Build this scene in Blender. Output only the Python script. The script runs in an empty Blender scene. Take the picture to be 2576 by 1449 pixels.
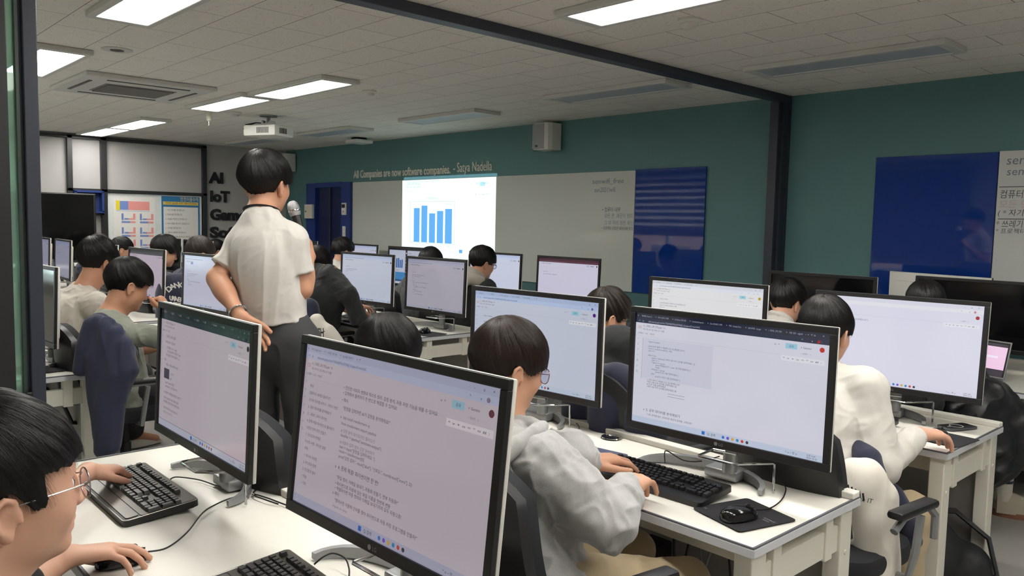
import bpy, bmesh, math, random, os
import numpy as np
from mathutils import Vector, Matrix, Euler
random.seed(7)
SC = bpy.context.scene
COL = SC.collection
PI = math.pi

# ------------------------------------------------------------------ camera, exposure, world
CAM_YAW, CAM_PITCH, CAM_ROLL, FPX = -0.823354302, -0.0814290118, 0.0214873796, 2007.25849
EYE = Vector((0.0, 0.0, 1.55))
_fw = Vector((math.cos(CAM_PITCH) * math.sin(CAM_YAW), math.cos(CAM_PITCH) * math.cos(CAM_YAW), math.sin(CAM_PITCH)))
_r0 = Vector((math.cos(CAM_YAW), -math.sin(CAM_YAW), 0.0)); _u0 = _r0.cross(_fw)
_rt = math.cos(CAM_ROLL) * _r0 + math.sin(CAM_ROLL) * _u0
_up = _rt.cross(_fw)
cd = bpy.data.cameras.new('camera'); cam = bpy.data.objects.new('camera', cd); COL.objects.link(cam)
cd.sensor_width = 36.0; cd.lens = 36.0 * FPX / 2576.0; cd.clip_start = 0.05; cd.clip_end = 200
cam.matrix_world = Matrix(((_rt.x, _up.x, -_fw.x, EYE.x), (_rt.y, _up.y, -_fw.y, EYE.y), (_rt.z, _up.z, -_fw.z, EYE.z), (0, 0, 0, 1)))
SC.camera = cam
vs = SC.view_settings
vs.view_transform = 'Standard'; vs.look = 'None'; vs.gamma = 1.0; vs.use_curve_mapping = False
vs.exposure = 0.28
SC.cycles.use_denoising = True
SC.cycles.max_bounces = 8; SC.cycles.diffuse_bounces = 6; SC.cycles.glossy_bounces = 3
SC.cycles.transparent_max_bounces = 8; SC.cycles.caustics_reflective = False; SC.cycles.caustics_refractive = False
SC.cycles.sample_clamp_indirect = 4.0
wd = bpy.data.worlds.new('overcast_sky'); SC.world = wd; wd.use_nodes = True
wd.node_tree.nodes['Background'].inputs[0].default_value = (0.80, 0.86, 0.95, 1)
wd.node_tree.nodes['Background'].inputs[1].default_value = 12.0
LAMP = 21.0         # luminance of a lit ceiling diffuser

def at(px, py, z=None, y=None, x=None, d=None):
    """a measured picture point (2576x1449 frame) to a place in the room: on height z, on plane y or x, or at depth d"""
    r = _rt * ((px - 1288.0) / FPX) - _up * ((py - 724.5) / FPX) + _fw
    if z is not None: t = (z - EYE.z) / r.z
    elif y is not None: t = (y - EYE.y) / r.y
    elif x is not None: t = (x - EYE.x) / r.x
    else: t = d
    return EYE + r * t

# ------------------------------------------------------------------ materials
MATS = {}
def lin(c):
    return tuple(((v / 255.0) / 12.92 if v / 255.0 <= 0.04045 else ((v / 255.0 + 0.055) / 1.055) ** 2.4) for v in c[:3])
def mat(name, rgb, rough=0.5, metal=0.0, var=0.06, vscale=30.0, bump=0.0, bscale=300.0, spec=0.5, coat=0.0, stretch=None, sheen=0.0, trans=0.0, sss=0.0):
    """principled surface; rgb is sRGB 0-255, gently varied by noise; optional fine bump"""
    if name in MATS: return MATS[name]
    m = bpy.data.materials.new(name); m.use_nodes = True
    nt = m.node_tree; b = nt.nodes['Principled BSDF']
    c = lin(rgb)
    b.inputs['Roughness'].default_value = rough; b.inputs['Metallic'].default_value = metal
    b.inputs['Specular IOR Level'].default_value = spec
    b.inputs['Coat Weight'].default_value = coat; b.inputs['Coat Roughness'].default_value = 0.08
    b.inputs['Sheen Weight'].default_value = sheen
    b.inputs['Transmission Weight'].default_value = trans
    if sss:
        b.inputs['Subsurface Weight'].default_value = sss
        b.inputs['Subsurface Radius'].default_value = (0.012, 0.005, 0.003)
        b.inputs['Subsurface Scale'].default_value = 0.6
    tc = nt.nodes.new('ShaderNodeTexCoord'); src = tc.outputs['Object']
    if stretch:
        mp = nt.nodes.new('ShaderNodeMapping'); mp.inputs['Scale'].default_value = stretch
        nt.links.new(src, mp.inputs[0]); src = mp.outputs[0]
    n = nt.nodes.new('ShaderNodeTexNoise'); n.inputs['Scale'].default_value = vscale; n.inputs['Detail'].default_value = 3
    nt.links.new(src, n.inputs['Vector'])
    mx = nt.nodes.new('ShaderNodeMix'); mx.data_type = 'RGBA'
    mx.inputs[6].default_value = tuple(v * (1 - var) for v in c) + (1,)
    mx.inputs[7].default_value = tuple(min(1, v * (1 + var)) for v in c) + (1,)
    nt.links.new(n.outputs[0], mx.inputs[0]); nt.links.new(mx.outputs[2], b.inputs['Base Color'])
    if bump:
        n2 = nt.nodes.new('ShaderNodeTexNoise'); n2.inputs['Scale'].default_value = bscale; n2.inputs['Detail'].default_value = 4
        nt.links.new(src, n2.inputs['Vector'])
        bp = nt.nodes.new('ShaderNodeBump'); bp.inputs['Strength'].default_value = bump; bp.inputs['Distance'].default_value = 0.004
        nt.links.new(n2.outputs[0], bp.inputs['Height']); nt.links.new(bp.outputs[0], b.inputs['Normal'])
    MATS[name] = m
    return m
def emis(name, rgb, strength, rough=0.15, coat=0.0, spec=0.5):
    """a lit screen or lamp: dark glossy body that emits"""
    if name in MATS: return MATS[name]
    m = bpy.data.materials.new(name); m.use_nodes = True
    b = m.node_tree.nodes['Principled BSDF']
    b.inputs['Base Color'].default_value = (0.01, 0.01, 0.012, 1); b.inputs['Roughness'].default_value = rough
    b.inputs['Specular IOR Level'].default_value = spec
    b.inputs['Emission Color'].default_value = lin(rgb) + (1,); b.inputs['Emission Strength'].default_value = strength
    MATS[name] = m
    return m
def glassm(name, rgb, rough=0.0, alpha=0.15):
    if name in MATS: return MATS[name]
    m = bpy.data.materials.new(name); m.use_nodes = True; nt = m.node_tree
    b = nt.nodes['Principled BSDF']; out = nt.nodes['Material Output']
    b.inputs['Base Color'].default_value = lin(rgb) + (1,); b.inputs['Roughness'].default_value = rough
    t = nt.nodes.new('ShaderNodeBsdfTransparent'); t.inputs[0].default_value = lin(rgb) + (1,)
    mx = nt.nodes.new('ShaderNodeMixShader'); mx.inputs[0].default_value = alpha
    nt.links.new(t.outputs[0], mx.inputs[1]); nt.links.new(b.outputs[0], mx.inputs[2]); nt.links.new(mx.outputs[0], out.inputs[0])
    MATS[name] = m
    return m

# ------------------------------------------------------------------ mesh builder
class MB:
    """collects shapes; build() links them as one mesh object"""
    def __init__(s): s.v = []; s.f = []; s.m = []
    def add(s, vs, fs, mi=0, M=None):
        o = len(s.v)
        s.v += [tuple(M @ Vector(p)) if M is not None else tuple(p) for p in vs]
        s.f += [tuple(o + i for i in q) for q in fs]; s.m += [mi] * len(fs)
        return s
    def box(s, c, d, rot=None, mi=0, bev=0.0, taper=1.0, M=None):
        """centre c, size d; bev chamfers all edges"""
        x, y, z = d[0] / 2, d[1] / 2, d[2] / 2
        T = Matrix.Translation(c)
        if rot is not None: T = T @ (Euler(rot).to_matrix().to_4x4() if not isinstance(rot, Matrix) else rot.to_4x4())
        if M is not None: T = M @ T
        bev = min(bev, 0.49 * min(d))
        if bev <= 0:
            vs = [(sx * x * (taper if sz > 0 else 1), sy * y * (taper if sz > 0 else 1), sz * z) for sz in (-1, 1) for sy in (-1, 1) for sx in (-1, 1)]
            fs = [(0, 2, 3, 1), (4, 5, 7, 6), (0, 1, 5, 4), (2, 6, 7, 3), (0, 4, 6, 2), (1, 3, 7, 5)]
            return s.add(vs, fs, mi, T)
        bm = bmesh.new(); bmesh.ops.create_cube(bm, size=1.0)
        for v in bm.verts:
            k = taper if v.co.z > 0 else 1
            v.co = Vector((v.co.x * d[0] * k, v.co.y * d[1] * k, v.co.z * d[2]))
        bmesh.ops.bevel(bm, geom=bm.edges[:], offset=bev, segments=2, affect='EDGES', profile=0.5)
        bm.verts.index_update()
        s.add([v.co.copy() for v in bm.verts], [[v.index for v in f.verts] for f in bm.faces], mi, T); bm.free()
        return s
    def prism(s, pts, z0, z1, mi=0, M=None, inset=0.0):
        """outline pts (x, y) extruded from z0 to z1"""
        n = len(pts)
        vs = [(p[0], p[1], z0) for p in pts] + [(p[0], p[1], z1) for p in pts]
        fs = [tuple(range(n - 1, -1, -1)), tuple(range(n, 2 * n))] + [(i, (i + 1) % n, n + (i + 1) % n, n + i) for i in range(n)]
        return s.add(vs, fs, mi, M)
    def tube(s, pts, r, n=8, mi=0, M=None, closed=False, radii=None, flat=1.0):
        pts = [Vector(p) for p in pts]; k = len(pts)
        if k < 2: return s
        vs, fs = [], []
        prev = None
        for i, p in enumerate(pts):
            a = pts[i - 1] if (i or closed) else p; b = pts[(i + 1) % k] if (i < k - 1 or closed) else p
            t = (b - a).normalized()
            if prev is None:
                u = t.cross(Vector((0, 0, 1)))
                if u.length < 1e-3: u = t.cross(Vector((1, 0, 0)))
            else:
                u = prev - t * prev.dot(t)
                if u.length < 1e-4: u = t.cross(Vector((0, 0, 1)))
            u.normalize(); prev = u; w = t.cross(u)
            rr = radii[i] if radii else r
            for j in range(n):
                an = 2 * PI * j / n
                vs.append(p + (u * math.cos(an) + w * math.sin(an) * flat) * rr)
        for i in range(k if closed else k - 1):
            i2 = (i + 1) % k
            for j in range(n):
                fs.append((i * n + j, i * n + (j + 1) % n, i2 * n + (j + 1) % n, i2 * n + j))
        if not closed:
            fs.append(tuple(range(n - 1, -1, -1))); fs.append(tuple((k - 1) * n + j for j in range(n)))
        return s.add(vs, fs, mi, M)
    def lathe(s, prof, n=24, mi=0, M=None):
        """profile (r, z) about local z"""
        vs, fs = [], []
        for r, z in prof:
            for j in range(n): vs.append((r * math.cos(2 * PI * j / n), r * math.sin(2 * PI * j / n), z))
        for i in range(len(prof) - 1):
            for j in range(n): fs.append((i * n + j, i * n + (j + 1) % n, (i + 1) * n + (j + 1) % n, (i + 1) * n + j))
        fs.append(tuple(range(n - 1, -1, -1))); fs.append(tuple((len(prof) - 1) * n + j for j in range(n)))
        return s.add(vs, fs, mi, M)
    def ell(s, c, r, n=16, mi=0, M=None, rot=None):
        vs, fs = [], []
        k = n // 2
        for i in range(k + 1):
            th = PI * i / k
            for j in range(n): vs.append((r[0] * math.sin(th) * math.cos(2 * PI * j / n), r[1] * math.sin(th) * math.sin(2 * PI * j / n), r[2] * math.cos(th)))
        for i in range(k):
            for j in range(n): fs.append((i * n + j, (i + 1) * n + j, (i + 1) * n + (j + 1) % n, i * n + (j + 1) % n))
        T = Matrix.Translation(c)
        if rot is not None: T = T @ Euler(rot).to_matrix().to_4x4()
        if M is not None: T = M @ T
        return s.add(vs, fs, mi, T)
    def grid(s, P, mi=0, M=None, wrap=False):
        """P[i][j] points -> quads"""
        a, b = len(P), len(P[0])
        vs = [p for row in P for p in row]; fs = []
        for i in range(a - 1):
            for j in range(b if wrap else b - 1):
                fs.append((i * b + j, i * b + (j + 1) % b, (i + 1) * b + (j + 1) % b, (i + 1) * b + j))
        return s.add(vs, fs, mi, M)
    def build(s, name, mats, parent=None, smooth=False, loc=None, rotz=0.0, angle=40):
        me = bpy.data.meshes.new(name); me.from_pydata(s.v, [], s.f)
        mats = mats if isinstance(mats, (list, tuple)) else [mats]
        for m in mats: me.materials.append(m)
        if len(mats) > 1: me.polygons.foreach_set('material_index', s.m)
        me.update()
        bm = bmesh.new(); bm.from_mesh(me); bmesh.ops.recalc_face_normals(bm, faces=bm.faces[:])
        if smooth:
            lim = math.radians(angle)
            for f in bm.faces: f.smooth = True
            for e in bm.edges: e.smooth = not (len(e.link_faces) == 2 and e.calc_face_angle(0) > lim)
        bm.to_mesh(me); bm.free()
        o = bpy.data.objects.new(name, me); COL.objects.link(o)
        if parent is not None: o.parent = parent
        if loc is not None: o.location = loc
        o.rotation_euler.z = rotz
        return o
def rect_round(w, h, r, n=5):
    pts = []
    for cx, cy, a0 in ((w / 2 - r, h / 2 - r, 0), (-w / 2 + r, h / 2 - r, 90), (-w / 2 + r, -h / 2 + r, 180), (w / 2 - r, -h / 2 + r, 270)):
        for i in range(n + 1):
            a = math.radians(a0 + 90.0 * i / n); pts.append((cx + r * math.cos(a), cy + r * math.sin(a)))
    return pts
def tag(o, label=None, cat=None, group=None, kind=None):
    if label: o['label'] = label
    if cat: o['category'] = cat
    if group: o['group'] = group
    if kind: o['kind'] = kind
    return o
def thing(name, label, cat, loc=(0, 0, 0), rotz=0.0, group=None):
    o = bpy.data.objects.new(name, None); o.empty_display_size = 0.1; COL.objects.link(o)
    o.location = loc; o.rotation_euler = (0, 0, rotz)
    return tag(o, label, cat, group)
def struct(mb, name, mats, parent=None, smooth=False):
    o = mb.build(name, mats, parent, smooth)
    if parent is None: o['kind'] = 'structure'
    return o
def dup(root, loc=None, rotz=None, label=None, group=None):
    r = root.copy(); COL.objects.link(r)
    if loc is not None: r.location = loc
    if rotz is not None: r.rotation_euler.z = rotz
    if label: r['label'] = label
    if group: r['group'] = group
    for ch in list(root.children):
        c = ch.copy(); COL.objects.link(c); c.parent = r
        for g in list(ch.children):
            d = g.copy(); COL.objects.link(d); d.parent = c
    return r

# ------------------------------------------------------------------ writing
_fc = bpy.data.curves.new('lettering', 'FONT'); _fo = bpy.data.objects.new('lettering', _fc)
ATLAS = {' ': ([], [], 0.30)}
FAST_TEXT = os.environ.get('QT') == '1'      # quick looks leave the slow Korean glyphs out
def glyph(c):
    """outline and advance of one character, read once from the built-in font"""
    if c in ATLAS: return ATLAS[c]
    if FAST_TEXT and ord(c) > 126: return ATLAS['x'] if 'x' in ATLAS else glyph('x')
    _fc.size = 1.0; _fc.resolution_u = 2; _fc.offset = 0; _fc.extrude = 0; _fc.shear = 0; _fc.body = c + '|'
    me = bpy.data.meshes.new_from_object(_fo); n = len(me.vertices); a = np.empty(n * 3, np.float32); me.vertices.foreach_get('co', a); a = a.reshape(-1, 3)
    bar = set(np.argsort(a[:, 0])[-4:].tolist()); x_bar = min(a[j, 0] for j in bar)
    keep = [j for j in range(n) if j not in bar]; mp = {j: k for k, j in enumerate(keep)}
    fs = [tuple(mp[j] for j in p.vertices) for p in me.polygons if p.vertices[0] in mp]; bpy.data.meshes.remove(me)
    ATLAS[c] = ([(float(a[j, 0]), float(a[j, 1])) for j in keep], fs, max(0.1, float(x_bar) - 0.092))
    return ATLAS[c]
def text_geo(body, size, width=None, bold=0.0, depth=0.0, align='LEFT', res=2, shear=0.0):
    """text outline as (verts, faces) in local x, y; width squeezes it to a measured length"""
    if bold or depth:
        _fc.body = body; _fc.size = size; _fc.offset = bold; _fc.extrude = depth; _fc.resolution_u = 3; _fc.shear = shear; _fc.space_line = 1.0
        me = bpy.data.meshes.new_from_object(_fo); n = len(me.vertices); a = np.empty(n * 3, np.float32); me.vertices.foreach_get('co', a); a = a.reshape(-1, 3)
        fs = [tuple(p.vertices) for p in me.polygons]; bpy.data.meshes.remove(me)
    else:
        vs, fs, x = [], [], 0.0
        for c in body:
            g = glyph(c)
            o = len(vs); vs += [(x + p[0] + shear * p[1], p[1], 0.0) for p in g[0]]; fs += [tuple(o + i for i in f) for f in g[1]]; x += g[2]
        if not vs: return [], []
        a = np.array(vs) * size
    w = a[:, 0].max()
    if width: a[:, 0] *= width / max(w, 1e-6)
    return [tuple(map(float, p)) for p in a], fs
def frame_M(o, ex, ey):
    """matrix whose x runs along ex, y along ey, at o"""
    ex = Vector(ex).normalized(); ez = ex.cross(Vector(ey)).normalized(); ey = ez.cross(ex)
    return Matrix(((ex.x, ey.x, ez.x, o[0]), (ex.y, ey.y, ez.y, o[1]), (ex.z, ey.z, ez.z, o[2]), (0, 0, 0, 1)))
# ------------------------------------------------------------------ room shell
HC = 2.6; YW = 5.98; XF = -11.75; XR = 2.7; YB = -0.62; XP = -3.24
M_teal = mat('teal_paint', (80, 120, 122), 0.55, var=0.04, vscale=6, bump=0.08, bscale=500)
M_far = mat('grey_paint', (168, 166, 164), 0.6, var=0.03, vscale=8)
M_white = mat('white_laminate', (232, 229, 220), 0.35, var=0.02)
M_blueglass = mat('blue_back_painted_glass', (18, 52, 128), 0.03, var=0.02, spec=0.6)
M_board = mat('white_back_painted_glass', (196, 200, 193), 0.06, var=0.015, vscale=2)
M_dark = mat('dark_navy_metal', (44, 49, 62), 0.45, var=0.05)
M_dark2 = mat('black_metal', (30, 31, 34), 0.4)
M_black = mat('black_plastic', (22, 22, 24), 0.42, var=0.1, bump=0.05, bscale=900)
M_blackg = mat('glossy_black_plastic', (12, 12, 13), 0.12)
M_silver = mat('silver_paint', (150, 152, 154), 0.35, 0.6)
M_chrome = mat('chrome', (215, 216, 218), 0.12, 1.0, var=0.01)
M_plast = mat('white_plastic', (222, 220, 214), 0.4, var=0.02)
M_cream = mat('cream_plastic', (214, 208, 192), 0.45, var=0.03)

def ceiling_mat():
    m = mat('ceiling_tile', (200, 196, 189), 0.9, var=0.05, vscale=3)
    nt = m.node_tree; b = nt.nodes['Principled BSDF']
    tc = nt.nodes.new('ShaderNodeTexCoord')
    br = nt.nodes.new('ShaderNodeTexBrick'); br.inputs['Scale'].default_value = 1.0
    br.inputs['Brick Width'].default_value = 0.6; br.inputs['Row Height'].default_value = 0.3
    br.inputs['Mortar Size'].default_value = 0.0022; br.inputs['Mortar Smooth'].default_value = 0.2
    c = lin((243, 238, 230)); br.inputs['Color1'].default_value = c + (1,); br.inputs['Color2'].default_value = tuple(v * 0.95 for v in c) + (1,)
    br.inputs['Mortar'].default_value = lin((120, 116, 110)) + (1,)
    nt.links.new(tc.outputs['Object'], br.inputs['Vector'])
    n = nt.nodes.new('ShaderNodeTexNoise'); n.inputs['Scale'].default_value = 75; n.inputs['Detail'].default_value = 2; n.inputs['Distortion'].default_value = 1.5
    mp = nt.nodes.new('ShaderNodeMapping'); mp.inputs['Scale'].default_value = (0.6, 1.4, 1)
    nt.links.new(tc.outputs['Object'], mp.inputs[0]); nt.links.new(mp.outputs[0], n.inputs['Vector'])
    rp = nt.nodes.new('ShaderNodeValToRGB'); rp.color_ramp.elements[0].position = 0.60; rp.color_ramp.elements[1].position = 0.70
    rp.color_ramp.elements[0].color = (1, 1, 1, 1); rp.color_ramp.elements[1].color = (0.68, 0.66, 0.64, 1)
    nt.links.new(n.outputs[0], rp.inputs[0])
    mx = nt.nodes.new('ShaderNodeMix'); mx.data_type = 'RGBA'; mx.blend_type = 'MULTIPLY'; mx.inputs[0].default_value = 1.0
    nt.links.new(br.outputs[0], mx.inputs[6]); nt.links.new(rp.outputs[0], mx.inputs[7])
    nt.links.new(mx.outputs[2], b.inputs['Base Color'])
    bp = nt.nodes.new('ShaderNodeBump'); bp.inputs['Strength'].default_value = 0.25; bp.inputs['Distance'].default_value = 0.003
    nt.links.new(rp.outputs[0], bp.inputs['Height']); nt.links.new(bp.outputs[0], b.inputs['Normal'])
    return m
def brick_mat(name, c1, c2, mort, w, h):
    m = mat(name, c1, 0.9); nt = m.node_tree; b = nt.nodes['Principled BSDF']
    tc = nt.nodes.new('ShaderNodeTexCoord'); mp = nt.nodes.new('ShaderNodeMapping'); mp.inputs['Rotation'].default_value = (PI / 2, 0, 0)
    nt.links.new(tc.outputs['Object'], mp.inputs[0])
    br = nt.nodes.new('ShaderNodeTexBrick'); br.inputs['Scale'].default_value = 1.0; br.inputs['Brick Width'].default_value = w; br.inputs['Row Height'].default_value = h
    br.inputs['Mortar Size'].default_value = 0.01
    br.inputs['Color1'].default_value = lin(c1) + (1,); br.inputs['Color2'].default_value = lin(c2) + (1,); br.inputs['Mortar'].default_value = lin(mort) + (1,)
    nt.links.new(mp.outputs[0], br.inputs['Vector']); nt.links.new(br.outputs[0], b.inputs['Base Color'])
    return m

cx, cy = (XF + XR) / 2, (YB + YW) / 2
struct(MB().box((cx, cy, -0.05), (XR - XF + 0.4, YW - YB + 0.4, 0.1)), 'floor', mat('grey_vinyl_floor', (160, 158, 154), 0.5, var=0.12, vscale=160))
struct(MB().box((cx, cy, HC + 0.05), (XR - XF + 0.4, YW - YB + 0.4, 0.1)), 'ceiling', ceiling_mat())
struct(MB().box((cx, YW + 0.1, HC / 2), (XR - XF + 0.4, 0.2, HC)), 'wall_front', M_teal)
struct(MB().box((XF - 0.1, cy, HC / 2), (0.2, YW - YB, HC)), 'wall_left', M_far)
struct(MB().box((XR + 0.1, cy, HC / 2), (0.2, YW - YB, HC)), 'wall_right', mat('off_white_paint', (205, 202, 196), 0.6, var=0.03))
# window wall behind the camera: piers, sill wall, head
wins = [(-11.6, -10.5), (-10.2, -8.3), (-7.95, -6.15), (-5.75, -3.95), (-2.6, -1.0), (-0.5, 1.1)]
mb = MB(); ty = YB - 0.1
mb.box((cx, ty, 0.46), (XR - XF, 0.2, 0.92)); mb.box((cx, ty, 2.54), (XR - XF, 0.2, 0.12))
xs = [XF] + [v for w in wins for v in w] + [XR]
for i in range(0, len(xs), 2): mb.box(((xs[i] + xs[i + 1]) / 2, ty, 1.70), (xs[i + 1] - xs[i], 0.2, 1.56))
struct(mb, 'wall_back', mat('off_white_paint', (205, 202, 196)))
M_alu = mat('white_window_frame', (212, 212, 208), 0.4)
M_pane = glassm('window_glass', (225, 235, 230), 0.0, 0.08)
def fabric_mat(name, rgb, t):
    m = mat(name, rgb, 0.9); nt = m.node_tree; b = nt.nodes['Principled BSDF']; out = nt.nodes['Material Output']
    tr = nt.nodes.new('ShaderNodeBsdfTranslucent'); tr.inputs[0].default_value = lin(rgb) + (1,)
    mx = nt.nodes.new('ShaderNodeMixShader'); mx.inputs[0].default_value = t
    nt.links.new(b.outputs[0], mx.inputs[1]); nt.links.new(tr.outputs[0], mx.inputs[2]); nt.links.new(mx.outputs[0], out.inputs[0])
    return m
M_sheer = fabric_mat('white_sheer_fabric', (240, 236, 236), 0.8)
M_blind = fabric_mat('grey_blind_fabric', (150, 140, 136), 0.25)
for i, (a, b) in enumerate(wins):
    w = b - a; c = (a + b) / 2
    fr = MB()
    for z in (0.95, 2.45): fr.box((c, ty, z), (w, 0.08, 0.06))
    for x in (a + 0.03, c, b - 0.03): fr.box((x, ty, 1.7), (0.06, 0.07, 1.5))
    o = struct(fr, 'window_%d' % (i + 1), M_alu)
    MB().box((c, ty, 1.7), (w - 0.06, 0.01, 1.5)).build('pane', M_pane, o)
    MB().box((c, YB + 0.09, 0.935), (w + 0.1, 0.2, 0.03), bev=0.005).build('sill', M_alu, o)
    bl = thing('roller_blind', ('half open zebra roller blind with wide light gaps, window %s of the back wall' % ('one', 'two', 'three')[i]) if i < 3 else 'closed grey roller blind on the window across from the right blue panel' if i == 3 else
               ('closed grey roller blind over the window nearest the camera' if i == 5 else 'closed grey roller blind over the window beside the glazed partition'), 'blind', (c, YB + 0.05, 2.5), 0, 'window blinds behind the camera')
    MB().tube([(-w / 2, 0, 0), (w / 2, 0, 0)], 0.035, 12).build('roller', M_alu, bl, True)
    f = MB()
    if i < 3:
        for k in range(8): f.box((0, 0, -0.10 - k * 0.125), (w, 0.004, 0.078))
        f.box((0, 0, -1.06), (w, 0.012, 0.14))
    else:
        for k in range(12): f.box((0, 0.002 * (k % 2), -0.06 - k * 0.12), (w, 0.004, 0.125))
    f.build('blind_fabric', M_blind, bl)
    if i < 3: MB().box((0, 0.006, -0.52), (w, 0.002, 0.98)).build('sheer_fabric', M_sheer, bl)
    pl = bpy.data.lights.new('daylight_opening', 'AREA'); pl.shape = 'RECTANGLE'; pl.size = w; pl.size_y = 1.5; pl.cycles.is_portal = True
    po = bpy.data.objects.new('daylight_opening', pl); COL.objects.link(po); po.location = (c, ty - 0.06, 1.7); po.rotation_euler = (PI / 2, 0, 0)
struct(MB().box((-5, -9.0, 3.0), (34, 0.6, 9)), 'exterior', brick_mat('red_brick', (150, 82, 62), (128, 66, 50), (170, 160, 150), 0.22, 0.07))
struct(MB().box((-5, -5.0, -0.35), (34, 8, 0.2)), 'ground', mat('pale_concrete', (190, 188, 184), 0.9))

# ------------------------------------------------------------------ lamps, vents, detectors on the ceiling
M_lit = emis('lit_diffuser', (250, 247, 240), LAMP, 0.5)
M_unlit = mat('unlit_diffuser', (172, 180, 190), 0.35)
M_fix = mat('white_steel', (205, 204, 200), 0.45)
def ceiling_lamp(x, y, lit, label):
    t = thing('ceiling_lamp', label, 'ceiling lamp', (x, y, HC), 0, 'lit ceiling lamps' if lit else 'unlit ceiling lamps')
    f = MB(); L, W, D = 1.24, 0.33, 0.034
    for s in (-1, 1):
        f.box((0, s * (W / 2 - 0.02), -D / 2), (L, 0.04, D), bev=0.006); f.box((s * (L / 2 - 0.03), 0, -D / 2), (0.06, W - 0.06, D), bev=0.006)
    f.box((0, 0, -0.01), (L - 0.1, W - 0.06, 0.016)); f.build('lamp_frame', M_fix, t)
    MB().box((0, 0, -D + 0.012), (L - 0.11, W - 0.075, 0.012), bev=0.003).build('diffuser', M_lit if lit else M_unlit, t)
for x, y, lb in ((-4.02, 1.40, 'lit ceiling lamp cut by the top edge above the standing man'), (-6.32, 1.40, 'lit ceiling lamp half hidden by the dark post at left'),
              (-7.2, 3.10, 'lit ceiling lamp with the small hanging sprinkler at its end'), (-5.92, 3.14, 'lit ceiling lamp directly above and right of the projector'),
              (-10.93, 3.10, 'lit ceiling lamp at the far wall, farther of the joined pair'), (-9.69, 3.10, 'lit ceiling lamp of the joined pair, nearer end'), (-2.22, 3.04, 'lit ceiling lamp on the near side of the dark beam'),
              (-0.9, 3.04, 'lit ceiling lamp above the right end of the third desk row'), (0.5, 3.04, 'lit ceiling lamp right of the desks'), (-2.2, 1.40, 'lit ceiling lamp above the front desk'), (-0.7, 1.4, 'lit ceiling lamp above the camera'),
              (-8.6, 1.40, 'lit ceiling lamp behind the dark post'), (-10.3, 1.40, 'lit ceiling lamp in the far window corner'), (0.9, 1.4, 'lit ceiling lamp in the near right corner')):
    ceiling_lamp(x, y, True, lb)
for x, y, lb in ((-2.28, 4.86, 'unlit grey ceiling lamp on the near side of the dark beam'), (-6.38, 4.98, 'unlit ceiling lamp above the projected chart'), (-8.55, 4.97, 'unlit ceiling lamp in front of the small ceiling box'),
              (-10.5, 4.9, 'unlit ceiling lamp in the far corner below the projector'), (-4.13, 4.86, 'unlit ceiling lamp just beyond the dark beam')):
    ceiling_lamp(x, y, False, lb)
t = thing('air_conditioner', 'square ceiling air conditioner with a grey intake grille', 'air conditioner', (-7.03, 2.22, HC))
MB().box((0, 0, -0.018), (1.06, 0.98, 0.036), bev=0.012).build('panel', M_fix, t)
g = MB()
for k in range(26): g.box((-0.215 + k * 0.0172, 0, -0.042), (0.009, 0.5, 0.012))
g.box((0, 0, -0.037), (0.46, 0.54, 0.004)); g.build('intake_grille', mat('grey_grille', (118, 116, 116), 0.6), t)
for sx, sy, w, h in ((0.40, 0, 0.025, 0.62), (-0.40, 0, 0.025, 0.62), (0, 0.40, 0.6, 0.025), (0, -0.40, 0.6, 0.025)):
    MB().box((sx, sy, -0.037), (w, h, 0.006)).build('louver', M_dark2, t)
def disc(name, label, cat, x, y, prof, mats, n=20):
    t = thing(name, label, cat, (x, y, HC)); 
    for nm, pr, mm in zip(('base', 'cap'), prof, mats): MB().lathe(pr, n).build(nm, mm, t, True)
    return t
D1 = [(0.0, 0.0), (0.06, 0.0), (0.062, -0.012), (0.05, -0.022), (0.0, -0.022)]
D2 = [(0.0, -0.02), (0.042, -0.022), (0.038, -0.04), (0.02, -0.046), (0.0, -0.046)]
sc = lambda pr, k: [(r * k, z) for r, z in pr]
disc('smoke_detector', 'round white smoke detector right of the near lit lamp', 'smoke detector', -2.45, 3.46, (D1, D2), (M_plast, M_plast))
disc('ceiling_speaker', 'recessed round ceiling vent left of the air conditioner', 'ceiling speaker', -5.55, 1.66, (sc([(0.0, 0.0), (0.062, 0.0), (0.062, -0.006), (0.0, -0.008)], 1.5), sc([(0.0, -0.008), (0.03, -0.009), (0.0, -0.012)], 1.4)), (M_fix, M_dark2))
disc('smoke_detector', 'small round detector between the pair of lit lamps and the beam', 'smoke detector', -5.67, 3.62, (D1, D2), (M_plast, M_plast))
disc('smoke_detector', 'small round detector above the projector', 'smoke detector', -7.9, 3.45, (sc(D1, 1.3), sc(D2, 1.2)), (M_plast, M_plast))
disc('ceiling_speaker', 'round ceiling vent beside the dark post at left', 'ceiling speaker', -7.2, 1.45, (sc([(0.0, 0.0), (0.062, 0.0), (0.062, -0.006), (0.0, -0.008)], 1.4), sc([(0.0, -0.008), (0.03, -0.009), (0.0, -0.012)], 1.4)), (M_fix, M_dark2))
t = thing('sprinkler', 'white pendant sprinkler hanging below the lit lamp', 'sprinkler', (-8.05, 3.26, HC))
MB().lathe([(0.0, 0), (0.035, 0), (0.035, -0.01), (0.026, -0.03), (0.024, -0.09), (0.012, -0.1), (0.0, -0.1)], 14).build('body', M_cream, t, True)
MB().lathe([(0.0, -0.1), (0.005, -0.1), (0.005, -0.14), (0.016, -0.142), (0.0, -0.146)], 10).build('nozzle', M_chrome, t, True)
t = thing('wireless_router', 'small white box on a dark mount on the ceiling near the teal wall', 'router', (-9.0, 5.6, HC))
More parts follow.
